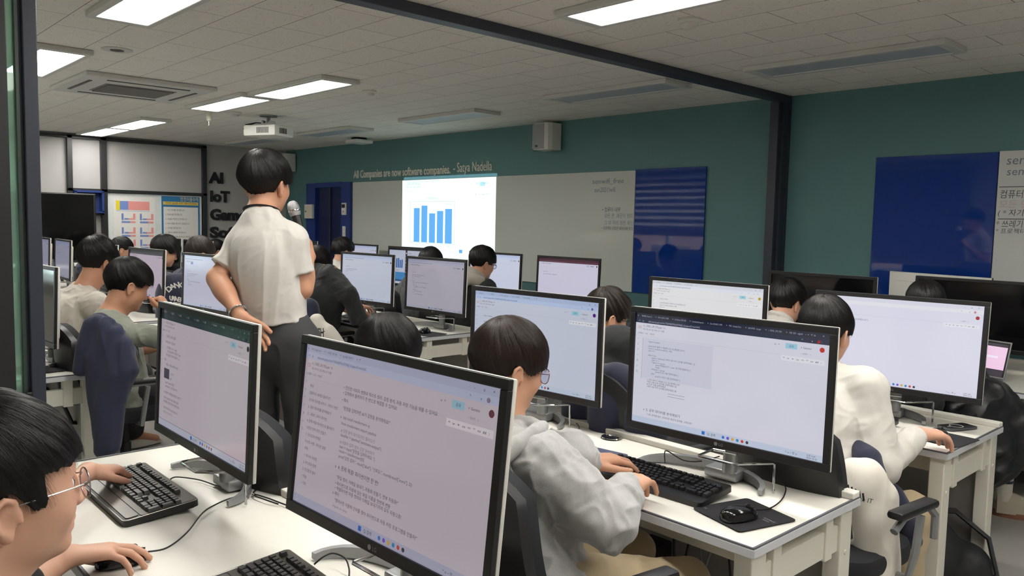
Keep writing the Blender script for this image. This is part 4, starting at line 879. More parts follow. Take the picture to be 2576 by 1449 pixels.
for i, (x, y, b, m_) in enumerate(((-1.62, 2.3, 0.05, M_black), (-1.56, 2.33, 0.10, M_gc), (-1.50, 2.28, -0.05, M_black), (-1.44, 2.34, 0.08, M_black), (-1.40, 2.3, -0.10, M_gc), (-1.22, 2.2, 0.16, M_black), (-1.19, 2.22, 0.05, M_black))):
    cable('hanging_cable', 'loose cable hanging under the second row desk end', [(x, y, 0.66), (x + b * 0.5, y - 0.02, 0.45), (x + b, y - 0.05, 0.22), (x + b * 0.6, y - 0.1, 0.06), (x + b * 2.2, y - 0.14, 0.02)], 0.005, m_, 'cable', 'cables hanging under the second row desk')

# ------------------------------------------------------------------ chairs
def chair_proto():
    t = thing('office_chair', 'proto', 'chair', (0, 0, 0), 0, 'black office chairs')
    M_sh = mat('chair_shell', (26, 26, 28), 0.4); M_fab = mat('chair_fabric', (30, 31, 36), 0.85, bump=0.3, bscale=900)
    s = MB(); P = []
    for i in range(9):
        k = i / 8; e = math.sin(PI * min(1, max(0, k))) ** 0.25 if 0 < k < 1 else 0.0
        P.append([(p[0] * (0.90 + 0.1 * e), p[1] * (0.90 + 0.1 * e), 0.405 + 0.075 * k + 0.012 * (p[1] / 0.22) ** 2 * k) for p in rect_round(0.48, 0.45, 0.12, 6)])
    s.grid(P, wrap=True); n = len(P[0]); s.f += [tuple(range(n - 1, -1, -1)), tuple(8 * n + j for j in range(n))]; s.m += [0, 0]
    s.build('seat', M_fab, t, True)
    def back_pt(u, v, off):   # u -1..1 across, v 0..1 up
        w = 0.225 * (1 - 0.22 * v ** 3) * (1 - 0.10 * (1 - v) ** 2)
        return (u * w, -0.245 - 0.07 * v + 0.05 * u * u + off - 0.03 * math.sin(PI * v), 0.50 + 0.46 * v - 0.075 * abs(u) ** 2.6 * v ** 2 + 0.05 * abs(u) ** 2.6 * (1 - v) ** 2)
    for nm, m_, o0, o1, kk in (('backrest', M_fab, 0.0, 0.035, 0.97), ('back_shell', M_sh, -0.03, 0.0, 1.0)):
        b = MB(); A = [[back_pt(-kk + 2 * kk * j / 14, 0.02 + 0.96 * i / 14, o0) for j in range(15)] for i in range(15)]; B = [[back_pt(-kk + 2 * kk * j / 14, 0.02 + 0.96 * i / 14, o1) for j in range(15)] for i in range(15)]
        b.grid(A); o = len(b.v); b.grid(B)
        ring = [(0, j) for j in range(15)] + [(i, 14) for i in range(1, 15)] + [(14, j) for j in range(13, -1, -1)] + [(i, 0) for i in range(13, 0, -1)]
        for q in range(len(ring)):
            a, c = ring[q], ring[(q + 1) % len(ring)]; b.f.append((a[0] * 15 + a[1], c[0] * 15 + c[1], o + c[0] * 15 + c[1], o + a[0] * 15 + a[1])); b.m.append(0)
        b.build(nm, m_, t, True)
    MB().tube([(0, -0.16, 0.38), (0, -0.27, 0.40), (0, -0.315, 0.52), (0, -0.33, 0.66)], 0.028, 8, flat=0.4).build('back_support', M_sh, t, True)
    for s_ in (-1, 1):
        MB().tube([(s_ * 0.20, 0.02, 0.40), (s_ * 0.29, 0.02, 0.41), (s_ * 0.305, 0.03, 0.50), (s_ * 0.305, 0.05, 0.62)], 0.014, 8).tube([(s_ * 0.305, -0.12, 0.60), (s_ * 0.305, -0.06, 0.635), (s_ * 0.305, 0.10, 0.64), (s_ * 0.305, 0.15, 0.60), (s_ * 0.305, 0.15, 0.52)], 0.013, 8).build('arm', M_silver, t, True)
        MB().box((s_ * 0.305, 0.0, 0.652), (0.055, 0.25, 0.028), bev=0.012).build('armrest', M_black, t, True)
    MB().lathe([(0, 0.08), (0.05, 0.08), (0.05, 0.10), (0.03, 0.11), (0.03, 0.25), (0.022, 0.25), (0.022, 0.38), (0.10, 0.385), (0.10, 0.41), (0, 0.41)], 16).build('gas_column', M_black, t, True)
    for k in range(5):
        a = 2 * PI * k / 5 + 0.3; c, s_ = math.cos(a), math.sin(a)
        lg = MB().tube([(0.03 * c, 0.03 * s_, 0.105), (0.17 * c, 0.17 * s_, 0.095), (0.29 * c, 0.29 * s_, 0.075)], 0.024, 8, flat=0.7).build('leg', M_black, t, True)
        w = MB()
        for q in (-1, 1): w.lathe([(0, -0.009), (0.026, -0.009), (0.028, 0), (0.026, 0.009), (0, 0.009)], 14, M=Matrix.Translation((0.29 * c - s_ * 0.014 * q, 0.29 * s_ + c * 0.014 * q, 0.0285)) @ Matrix.Rotation(a, 4, 'Z') @ Matrix.Rotation(PI / 2, 4, 'X'))
        w.tube([(0.29 * c, 0.29 * s_, 0.03), (0.29 * c, 0.29 * s_, 0.075)], 0.007, 6); w.build('caster', M_black, lg, True)
    return t
CH0 = chair_proto(); CH_USED = []
def chair(x, y, rz, label):
    if not CH_USED:
        CH0.location = (x, y, 0); CH0.rotation_euler.z = rz; CH0['label'] = label; CH_USED.append(1); return CH0
    return dup(CH0, (x, y, 0), rz, label)
# ------------------------------------------------------------------ people: smooth blended bodies
QV = float(os.environ.get('QV', '1'))
f32 = np.float32
def V3(p): return np.array(p, dtype=np.float64)
def unit(v): v = V3(v); return v / max(1e-9, np.linalg.norm(v))
class Field:
    """signed distance grid; shapes are blended in one after another"""
    def __init__(s, lo, hi, h):
        s.h = h; s.lo = V3(lo); n = np.ceil((V3(hi) - s.lo) / h).astype(int) + 1
        s.n = n; s.F = np.full(n, 0.05, f32)
        s.ax = [(s.lo[i] + h * np.arange(n[i])).astype(f32) for i in range(3)]
    def region(s, lo, hi, pad):
        a = np.maximum(0, np.floor((V3(lo) - pad - s.lo) / s.h).astype(int)); b = np.minimum(s.n, np.ceil((V3(hi) + pad - s.lo) / s.h).astype(int) + 1)
        if np.any(b <= a): return None
        sl = tuple(slice(a[i], b[i]) for i in range(3))
        return sl, s.ax[0][sl[0]][:, None, None], s.ax[1][sl[1]][None, :, None], s.ax[2][sl[2]][None, None, :]
    def put(s, sl, d, k, sub=False):
        a = -s.F[sl] if sub else s.F[sl]          # cutting: max(F, -d) = -min(-F, d)
        if k > 0:
            hh = np.maximum(f32(k) - np.abs(a - d), 0) / f32(k); r = np.minimum(a, d) - hh * hh * f32(k * 0.25)
        else: r = np.minimum(a, d)
        s.F[sl] = -r if sub else r
    def cone_d(s, X, Y, Z, a, b, ra, rb, flat=False):
        a = V3(a); b = V3(b); d = b - a; L2 = max(1e-12, float(d @ d))
        x, y, z = X - f32(a[0]), Y - f32(a[1]), Z - f32(a[2])
        t = (x * f32(d[0]) + y * f32(d[1]) + z * f32(d[2])) / f32(L2); tc = np.clip(t, 0, 1)
        if flat:
            tt = t; L = math.sqrt(L2)
            rad = np.sqrt((x - tt * f32(d[0])) ** 2 + (y - tt * f32(d[1])) ** 2 + (z - tt * f32(d[2])) ** 2) - (f32(ra) + f32(rb - ra) * tc)
            ax = np.maximum(-t, t - 1) * f32(L)
            return np.maximum(rad, ax)
        return np.sqrt((x - tc * f32(d[0])) ** 2 + (y - tc * f32(d[1])) ** 2 + (z - tc * f32(d[2])) ** 2) - (f32(ra) + f32(rb - ra) * tc)
    def cone(s, a, b, ra, rb, k=0.02, flat=False, sub=False):
        a = V3(a); b = V3(b); m = max(ra, rb)
        q = s.region(np.minimum(a, b) - m, np.maximum(a, b) + m, k + 2.5 * s.h)
        if q is None: return
        s.put(q[0], s.cone_d(*q[1:], a, b, ra, rb, flat), k, sub)
    def chain(s, pts, rs, k=0.005):
        P = np.array(pts); m = max(rs); q = s.region(P.min(0) - m, P.max(0) + m, k + 2.5 * s.h)
        if q is None: return
        d = None
        for i in range(len(pts) - 1):
            e = s.cone_d(*q[1:], pts[i], pts[i + 1], rs[i], rs[i + 1]); d = e if d is None else np.minimum(d, e)
        s.put(q[0], d, k)
    def ell(s, c, r, R=None, k=0.02, sub=False):
        c = V3(c); R = np.eye(3) if R is None else np.asarray(R); ext = np.sqrt((R ** 2) @ (V3(r) ** 2))
        q = s.region(c - ext, c + ext, k + 2.5 * s.h)
        if q is None: return
        x, y, z = q[1] - f32(c[0]), q[2] - f32(c[1]), q[3] - f32(c[2])
        u = [(x * f32(R[0, i]) + y * f32(R[1, i]) + z * f32(R[2, i])) / f32(r[i]) for i in range(3)]
        k0 = np.sqrt(u[0] ** 2 + u[1] ** 2 + u[2] ** 2)
        k1 = np.sqrt((u[0] / f32(r[0])) ** 2 + (u[1] / f32(r[1])) ** 2 + (u[2] / f32(r[2])) ** 2)
        s.put(q[0], k0 * (k0 - 1) / np.maximum(k1, 1e-6), k, sub)
    def plane(s, c, n, k=0.004):
        """cut away everything on the side n points to"""
        n = unit(n); d = (s.ax[0][:, None, None] - f32(c[0])) * f32(n[0]) + (s.ax[1][None, :, None] - f32(c[1])) * f32(n[1]) + (s.ax[2][None, None, :] - f32(c[2])) * f32(n[2])
        s.F = np.maximum(s.F, d.astype(f32))
    def mesh(s, relax=1):
        F = s.F; S = F < 0
        A = [S[i:S.shape[0] - 1 + i, j:S.shape[1] - 1 + j, k:S.shape[2] - 1 + k] for i in (0, 1) for j in (0, 1) for k in (0, 1)]
        al = A[0].copy(); an = A[0].copy()
        for q in A[1:]: al &= q; an |= q
        I = np.argwhere(an & ~al); del al, an
        if len(I) == 0: return np.zeros((0, 3)), np.zeros((0, 4), int)
        cid = np.full(tuple(n - 1 for n in F.shape), -1, np.int32); cid[I[:, 0], I[:, 1], I[:, 2]] = np.arange(len(I))
        off = np.array([(i, j, k) for i in (0, 1) for j in (0, 1) for k in (0, 1)])
        Vv = np.stack([F[I[:, 0] + o[0], I[:, 1] + o[1], I[:, 2] + o[2]] for o in off], 1).astype(np.float64)
        acc = np.zeros((len(I), 3)); cnt = np.zeros(len(I))
        for a in range(8):
            for b in range(a + 1, 8):
                if np.abs(off[a] - off[b]).sum() != 1: continue
                va, vb = Vv[:, a], Vv[:, b]; m = (va < 0) != (vb < 0)
                t = np.where(m, va / np.where(m, va - vb, 1), 0)
                acc += np.where(m[:, None], off[a] + t[:, None] * (off[b] - off[a]), 0); cnt += m
        P = s.lo + s.h * (I + acc / cnt[:, None])
        Q = []
        for ax in range(3):
            sa = [slice(None)] * 3; sb = [slice(None)] * 3; sa[ax] = slice(0, -1); sb[ax] = slice(1, None)
            d = S[tuple(sa)] != S[tuple(sb)]; u, v = [(1, 2), (2, 0), (0, 1)][ax]
            E = np.argwhere(d); E = E[(E[:, u] > 0) & (E[:, v] > 0) & (E[:, u] < F.shape[u] - 1) & (E[:, v] < F.shape[v] - 1)]
            def cell(du, dv):
                c = E.copy(); c[:, u] += du; c[:, v] += dv; return cid[c[:, 0], c[:, 1], c[:, 2]]
            q = np.stack([cell(-1, -1), cell(0, -1), cell(0, 0), cell(-1, 0)], 1)
            fl = S[E[:, 0], E[:, 1], E[:, 2]]; q[~fl] = q[~fl][:, ::-1]; Q.append(q)
        Q = np.concatenate(Q); Q = Q[(Q >= 0).all(1)]
        for _ in range(relax):
            P = P + 0.5 * (ring_mean(P, Q) - P)
        return P, Q
def ring_mean(P, Q):
    a = Q.ravel(); b = np.roll(Q, -1, 1).ravel(); n = len(P)
    ii = np.concatenate([a, b]); jj = np.concatenate([b, a]); c = np.maximum(1, np.bincount(ii, minlength=n))
    return np.stack([np.bincount(ii, P[jj, k], minlength=n) / c for k in range(3)], 1)
def vnormals(P, Q):
    n = np.cross(P[Q[:, 2]] - P[Q[:, 0]], P[Q[:, 3]] - P[Q[:, 1]]); N = np.zeros_like(P)
    for k in range(3): N[:, k] = np.bincount(Q.ravel(), np.repeat(n[:, k], 4), minlength=len(P))
    return N / np.maximum(1e-9, np.linalg.norm(N, axis=1))[:, None]
def noise3(p, seed=0):
    i = np.floor(p).astype(np.int64); f = p - i; f = f * f * (3 - 2 * f); r = 0
    for dx in (0, 1):
        for dy in (0, 1):
            for dz in (0, 1):
                h = ((i[:, 0] + dx) * 374761393 + (i[:, 1] + dy) * 668265263 + (i[:, 2] + dz) * 2147483647 + seed * 974711) & 0xFFFFFFFF
                h = ((h ^ (h >> 13)) * 1274126177) & 0xFFFFFFFF; h = (h ^ (h >> 16)) & 0xFFFF
                w = (f[:, 0] if dx else 1 - f[:, 0]) * (f[:, 1] if dy else 1 - f[:, 1]) * (f[:, 2] if dz else 1 - f[:, 2])
                r = r + w * h / 65535.0
    return r
def folds(P, Q, amp, scale, axis=None, squash=0.35, seed=0):
    """push cloth in and out in soft creases; creases run along axis"""
    N = vnormals(P, Q); X = P.copy()
    if axis is not None:
        a = unit(axis); X = X - (X @ a)[:, None] * a * (1 - squash)
    w = np.stack([noise3(X * scale * 0.5 + 7 * k, seed + k) for k in range(3)], 1) - 0.5
    n1 = 1 - np.abs(2 * noise3(X * scale + w * 1.6, seed + 5) - 1); n2 = noise3(X * scale * 2.3 + w, seed + 9)
    return P + N * ((n1 ** 1.5 - 0.45) * amp + (n2 - 0.5) * amp * 0.45)[:, None]
def np_mesh(name, P, Q, m, parent=None, loc=(0, 0, 0)):
    P = P - V3(loc); me = bpy.data.meshes.new(name); k = Q.shape[1]
    me.vertices.add(len(P)); me.vertices.foreach_set('co', P.astype(f32).ravel())
    me.loops.add(Q.size); me.loops.foreach_set('vertex_index', Q.astype(np.int32).ravel())
    me.polygons.add(len(Q)); me.polygons.foreach_set('loop_start', np.arange(0, Q.size, k, dtype=np.int32))
    me.polygons.foreach_set('use_smooth', np.ones(len(Q), bool)); me.materials.append(m); me.update(calc_edges=True)
    o = bpy.data.objects.new(name, me); COL.objects.link(o)
    if parent is not None: o.parent = parent
    return o

def skin_mat(name, rgb):
    m = mat(name, rgb, 0.48, var=0.07, vscale=22, bump=0.06, bscale=260, spec=0.35, sss=0.12); return m
M_skin = skin_mat('skin_warm', (205, 156, 128)); M_skin2 = skin_mat('skin_tan', (196, 146, 118)); M_skin3 = skin_mat('skin_light', (213, 166, 141))
def hair_mat(name, rgb):
    if name in MATS: return MATS[name]
    m = mat(name, rgb, 0.42, var=0.35, vscale=120, spec=0.35); b = m.node_tree.nodes['Principled BSDF']; b.inputs['Anisotropic'].default_value = 0.5
    return m
M_hair = hair_mat('hair_black', (24, 22, 22)); M_hairb = hair_mat('hair_dark_brown', (40, 30, 26)); M_hairg = hair_mat('hair_soft_brown', (48, 40, 36))
M_eye = mat('eye_white', (225, 222, 216), 0.15); M_iris = mat('iris_dark', (38, 24, 18), 0.1); M_nail = mat('fingernail', (226, 184, 166), 0.3)
def cloth(name, rgb, rough=0.85, bump=0.25, bs=900, sheen=0.15): return mat(name, rgb, rough, var=0.05, vscale=40, bump=bump, bscale=bs, sheen=sheen)

SK_C, SK_R = V3((0, -0.014, 0.028)), V3((0.0785, 0.099, 0.096))
def hair_shape(style, seed, H, parent, loc, m, near):
    """cap of hair grown outward from the crown, with strand relief, plus separate locks"""
    rng = np.random.RandomState(seed)
    nphi, nth = (420, 44) if near == 2 else (220, 26) if near == 1 else (96, 14)
    pole = unit((0.06, -0.42 + 0.1 * style.get('whorl', 0), 0.90)); e1 = unit(V3((0, 1, 0)) - pole * pole[1]); e2 = np.cross(e1, pole)
    phi = np.linspace(0, 2 * PI, nphi, endpoint=False); pd = np.degrees(phi); pm = np.minimum(pd, 360 - pd)
    fr, sd, ear, bk = style.get('front', 112), style.get('side', 113), style.get('ear', 93), style.get('back', 113)
    tp = style.get('temple', fr - 3)
    tm = np.interp(pm, [0, 28, 48, 60, 69, 78, 86, 98, 112, 126, 150, 180], [fr, fr, (fr + tp) / 2, tp, sd, sd, ear, ear, ear + 10, bk, bk + 1, bk])
    nz = lambda x, f, s_: noise3(np.stack([x * f, np.full_like(x, s_ * 3.7), np.full_like(x, s_ * 1.3)], 1), seed)
    jag = style.get('jag', 1.0)
    wrap = lambda f, s_: 0.5 * (nz(np.cos(phi) * f + 9, 1, s_) + nz(np.sin(phi) * f + 5, 1, s_ + 2))
    tm = tm + jag * (6 * (wrap(7, 1) - 0.5) + 5 * (nz(phi, 26, 4) - 0.5) + 4 * (nz(phi, 60, 6) - 0.5))
    t_top, t_side, t_back, t_fr = style.get('top', 0.026), style.get('sidet', 0.014), style.get('backt', 0.018), style.get('frontt', 0.024)
    def surf(ph, th, lift=0.0):
        d = np.cos(th)[:, None] * pole + np.sin(th)[:, None] * (np.cos(ph)[:, None] * e1 + np.sin(ph)[:, None] * e2)
        R = SK_R.copy(); base = 1 / np.sqrt(((d / R) ** 2).sum(1))
        a = np.degrees(ph) % 360; a = np.minimum(a, 360 - a); v = np.degrees(th)
        te = np.interp(a, [0, 50, 95, 140, 180], [t_fr, (t_fr + t_side) / 2, t_side, (t_side + t_back) / 2, t_back])
        q = np.clip(v / 75, 0, 1); q = q * q * (3 - 2 * q)
        t = t_top * (1 - q) + te * q
        tq = np.clip((v - style.get('taper', 62)) / 48, 0, 1); t = t * (1 - 0.88 * tq * tq * (3 - 2 * tq) * np.clip((a - 66) / 22, 0, 1))
        sw = style.get('swirl', 0.35); ps = ph + sw * th
        fr1, fr2 = style.get('clump', 9), style.get('strand', 46)
        c3 = lambda f, zf, s_: noise3(np.stack([np.cos(ps) * f + 31, np.sin(ps) * f + 17, th * zf + s_], 1), seed + s_)
        am = style.get('mess', 1.0) * np.clip(np.sin(th) * 1.5, 0.15, 1)
        t = t + am * (0.010 * (c3(fr1 * 0.32, 1.6, 3) - 0.5) + 0.0065 * (c3(fr1, 1.3, 5) - 0.5) + 0.0028 * (c3(fr2 * 0.5, 0.9, 7) - 0.5) + 0.0014 * (c3(fr2, 0.9, 8) - 0.5))
        return SK_C + d * (base + np.maximum(t, 0.003) + lift)[:, None]
    rows = []
    for i in range(nth + 1):
        k = i / nth; th = np.radians(tm) * k ** 0.9
        rows.append(surf(phi, th))
    last = rows[-1]; inn = SK_C + (last - SK_C) * 0.90; rows.append(last * 0.5 + (SK_C + (last - SK_C) * 0.97) * 0.5 - V3((0, 0, 0.0015))); rows.append(inn)
    P = np.concatenate(rows); nr = len(rows); idx = np.arange(nr * nphi).reshape(nr, nphi)
    Q = np.stack([idx[:-1], np.roll(idx, -1, 1)[:-1], np.roll(idx, -1, 1)[1:], idx[1:]], -1).reshape(-1, 4)
    P = P * style.get('scale', 1.0)
    Pw = P @ H[:3, :3].T + H[:3, 3]
    o = np_mesh('hair', Pw, Q, m, parent, loc)
    if near:
        nl = 5200 if near == 2 else 900; seg = 7
        ph = rng.rand(nl) * 2 * PI; t0 = 0.05 + 0.55 * rng.rand(nl); t1 = np.minimum(1.02 + 0.10 * rng.rand(nl) * style.get('jag', 1.0), t0 + 0.25 + 0.55 * rng.rand(nl)); lim = np.interp(ph, phi, np.radians(tm), period=2 * PI)
        dr = 0.30 * (rng.rand(nl) - 0.5); lift = 0.0001 + 0.0022 * rng.rand(nl) ** 2 * style.get('mess', 1.0); wd_ = (0.00038 if near == 2 else 0.0009) * (0.6 + rng.rand(nl))
        pts = np.stack([surf(ph + dr * k / seg, lim * (t0 + (t1 - t0) * k / seg) ** 0.9, 0) for k in range(seg + 1)], 1)
        out = unit_rows(pts - SK_C); bow = np.sin(np.linspace(0.15, PI * 0.9, seg + 1))
        pts = pts + out * (lift[:, None] * bow)[..., None]
        tan = np.gradient(pts, axis=1); sdv = unit_rows(np.cross(tan, out)); wv = (wd_[:, None] * np.linspace(1, 0.15, seg + 1))[..., None]
        A = pts - sdv * wv; B = pts + sdv * wv; Cc = pts + out * wv * 0.8
        L = np.stack([A, Cc, B], 2).reshape(-1, 3) * style.get('scale', 1.0); ii = np.arange(nl * (seg + 1) * 3).reshape(nl, seg + 1, 3)
        Ql = np.concatenate([np.stack([ii[:, :-1, a], ii[:, 1:, a], ii[:, 1:, a + 1], ii[:, :-1, a + 1]], -1).reshape(-1, 4) for a in (0, 1)])
        lk = np_mesh('locks', L @ H[:3, :3].T + H[:3, 3], Ql, m, o, loc); lk['kind'] = 'stuff'
    return o
def unit_rows(a): return a / np.maximum(1e-9, np.linalg.norm(a, axis=-1, keepdims=True))

def head_matrix(c, yaw, pitch, roll, sc=1.0):
    R = Euler((math.radians(pitch), math.radians(roll), 0)).to_matrix(); R = Matrix.Rotation(math.radians(yaw), 3, 'Z') @ R
    H = np.eye(4); H[:3, :3] = np.array(R) * sc; H[:3, 3] = V3(c); return H
def ik(S, W, a, b, hint):
    S = V3(S); W = V3(W); d = W - S; L = np.linalg.norm(d); u = d / L
    if L > (a + b) * 0.995: k = L / ((a + b) * 0.995); a *= k; b *= k
    x = (a * a - b * b + L * L) / (2 * L); hgt = math.sqrt(max(0, a * a - x * x)); h = V3(hint) - u * (V3(hint) @ u)
    return S + u * x + unit(h) * hgt
def hand_sdf(F, w, d, n, side, curl=(20, 25, 15), spread=8, thumb=(0.62, 0.70, 0.30), tcurl=0.2, sc=1.0, curls=None, k=0.0045):
    """palm with five separate fingers; returns fingertip frames for the nails"""
    d = unit(d); n = V3(n); n = unit(n - d * (n @ d)); l = np.cross(d, n) * side; w = V3(w); tips = []
    offs = (0.029, 0.0095, -0.0105, -0.029); Ls = (0.090, 0.094, 0.089, 0.080)
    kn = [w + (d * Ls[i] + l * offs[i] - n * (0.004 if i in (1, 2) else 0.0)) * sc for i in range(4)]
    for i in range(4): F.cone(w + l * offs[i] * 0.55 * sc, kn[i], 0.0165 * sc, 0.0118 * sc, 0.016)
    F.ell(w + (d * 0.035 + l * 0.022 + n * 0.010) * sc, (0.018 * sc, 0.028 * sc, 0.015 * sc), np.stack([l, d, n], 1), 0.014)
    ph = ((0.042, 0.026, 0.021), (0.046, 0.030, 0.022), (0.043, 0.028, 0.022), (0.033, 0.021, 0.019)); rad = (0.0098, 0.0100, 0.0095, 0.0085)
    for i in range(4):
        cu = curls[i] if curls else curl; ang = 0; p = kn[i]; pts = [p - d * 0.012 * sc, p]; rs = [rad[i] * 1.12 * sc, rad[i] * 1.08 * sc]
        sp = math.radians(spread * (1.5, 0.45, -0.55, -1.7)[i]); fd = unit(d * math.cos(sp) + l * math.sin(sp))
        for q in range(3):
            ang += math.radians(cu[q]); dd = fd * math.cos(ang) + n * math.sin(ang); p = p + dd * ph[i][q] * sc; pts.append(p); rs.append(rad[i] * (0.96, 0.86, 0.74)[q] * sc)
        F.chain(pts, rs, k); up = fd * math.sin(ang) - n * math.cos(ang); tips.append((p - dd * 0.004 * sc + up * rad[i] * 0.62 * sc, dd, up, rad[i] * sc))
    t0 = w + (d * 0.022 + l * 0.024 + n * 0.008) * sc; a = unit(d * thumb[0] + l * thumb[1] + n * thumb[2]); t1 = t0 + a * 0.040 * sc; b = unit(a + d * tcurl - l * tcurl * 0.7); t2 = t1 + b * 0.035 * sc; c = unit(b + d * tcurl - l * tcurl * 0.8); t3 = t2 + c * 0.026 * sc
    F.chain([t0, t1, t2, t3], [0.0145 * sc, 0.0122 * sc, 0.0108 * sc, 0.0090 * sc], 0.008)
    up = unit(np.cross(c, np.cross(-n, c))); tips.append((t3 - c * 0.004 * sc + up * 0.0062 * sc, c, up, 0.0105 * sc))
    return tips
def head_sdf(F, H, nb, k=1.0, ears=True):
    R = H[:3, :3]; sc = np.linalg.norm(R[:, 0]); Ru = R / sc; hp = lambda x, y, z: R @ V3((x, y, z)) + H[:3, 3]
    E = lambda c, r, kk, sub=False: F.ell(hp(*c), V3(r) * sc, Ru, kk * sc, sub)
    C = lambda a, b, ra, rb, kk, sub=False: F.cone(hp(*a), hp(*b), ra * sc, rb * sc, kk * sc, False, sub)
    E((0, -0.015, 0.03), (0.0755, 0.096, 0.088), 0.02); E((0, 0.030, -0.005), (0.0655, 0.060, 0.082), 0.035); E((0, 0.024, -0.062), (0.057, 0.058, 0.052), 0.03)
    for s in (-1, 1): E((s * 0.037, 0.052, -0.030), (0.028, 0.030, 0.030), 0.025); E((s * 0.045, 0.01, -0.065), (0.016, 0.030, 0.028), 0.025)
    E((0, 0.066, -0.098), (0.024, 0.020, 0.017), 0.025); C((-0.034, 0.074, 0.026), (0.034, 0.074, 0.026), 0.012, 0.012, 0.022)
    for s in (-1, 1): E((s * 0.031, 0.093, 0.002), (0.017, 0.013, 0.011), 0.012, True); E((s * 0.031, 0.0735, 0.0), (0.0155, 0.0125, 0.0125), 0.005)
    C((0, 0.086, 0.012), (0, 0.102, -0.028), 0.0075, 0.0105, 0.014); E((0, 0.103, -0.033), (0.0115, 0.011, 0.010), 0.008)
    for s in (-1, 1): E((s * 0.0115, 0.093, -0.036), (0.0085, 0.011, 0.008), 0.008)
    C((-0.019, 0.079, -0.066), (0, 0.0895, -0.063), 0.0045, 0.0062, 0.007); C((0.019, 0.079, -0.066), (0, 0.0895, -0.063), 0.0045, 0.0062, 0.007)
    C((-0.016, 0.0785, -0.074), (0.016, 0.0785, -0.074), 0.0058, 0.0058, 0.008); C((-0.01, 0.0845, -0.074), (0.01, 0.0845, -0.074), 0.0058, 0.0058, 0.007)
    if ears:
        for s in (-1, 1):
            pt = [(0.010, 0.004, 0.0765), (0.006, 0.022, 0.082), (-0.008, 0.029, 0.089), (-0.021, 0.020, 0.093), (-0.024, 0.002, 0.092), (-0.017, -0.016, 0.087), (-0.007, -0.027, 0.081)]
            pw = [hp(s * x, y - 0.012, z - 0.014) for y, z, x in pt]; F.chain(pw, [0.0042 * sc, 0.0046 * sc, 0.0048 * sc, 0.0048 * sc, 0.0046 * sc, 0.0046 * sc, 0.006 * sc], 0.004)
            E((s * 0.080, -0.018, -0.016), (0.0062, 0.016, 0.025), 0.008); E((s * 0.081, -0.017, -0.042), (0.005, 0.008, 0.009), 0.006); E((s * 0.089, -0.016, -0.017), (0.0055, 0.0095, 0.014), 0.004, True)
            C((s * 0.079, 0.0, -0.012), (s * 0.082, 0.001, -0.022), 0.0042, 0.0042, 0.006)
    F.cone(hp(0, -0.030, -0.040), nb, 0.053 * sc, 0.058 * sc, 0.035); F.cone(hp(0, 0.012, -0.085), V3(nb) + (hp(0, 0.03, 0) - hp(0, 0, 0)), 0.040 * sc, 0.040, 0.03)
def glasses_for(H, parent, loc, m, rx=0.024, rz=0.021, square=0.0, wire=0.0013, lens=None):
    T = Matrix([list(map(float, r)) for r in H]); L = Vector(loc); g = MB(); lf = MB()
    def W(p): return tuple(T @ Vector(p) - L)
    for s in (-1, 1):
        ring = []
        for i in range(28):
            a = 2 * PI * i / 28; c, q = math.cos(a), math.sin(a); e = 1 - square * 0.5
            ring.append((s * 0.034 + rx * math.copysign(abs(c) ** e, c), 0.103 - 0.10 * abs(s * 0.034 + rx * c) ** 1.5, -0.004 + rz * math.copysign(abs(q) ** e, q)))
        g.tube([W(p) for p in ring], wire, 6, closed=True); lf.add([W(p) for p in ring], [tuple(range(28))])
        g.tube([W(p) for p in ((s * (0.034 + rx), 0.0975, 0.004), (s * 0.072, 0.088, 0.006), (s * 0.0795, 0.04, 0.004), (s * 0.081, -0.005, 0.001), (s * 0.082, -0.026, -0.02))], wire * 1.1, 6)
    g.tube([W(p) for p in ((-0.011, 0.102, 0.0), (0, 0.109, 0.003), (0.011, 0.102, 0.0))], wire, 6)
    o = g.build('glasses', m, parent, True); lf.build('lens', glassm('spectacle_lens', (232, 230, 238), 0.0, 0.10), o)
    return o

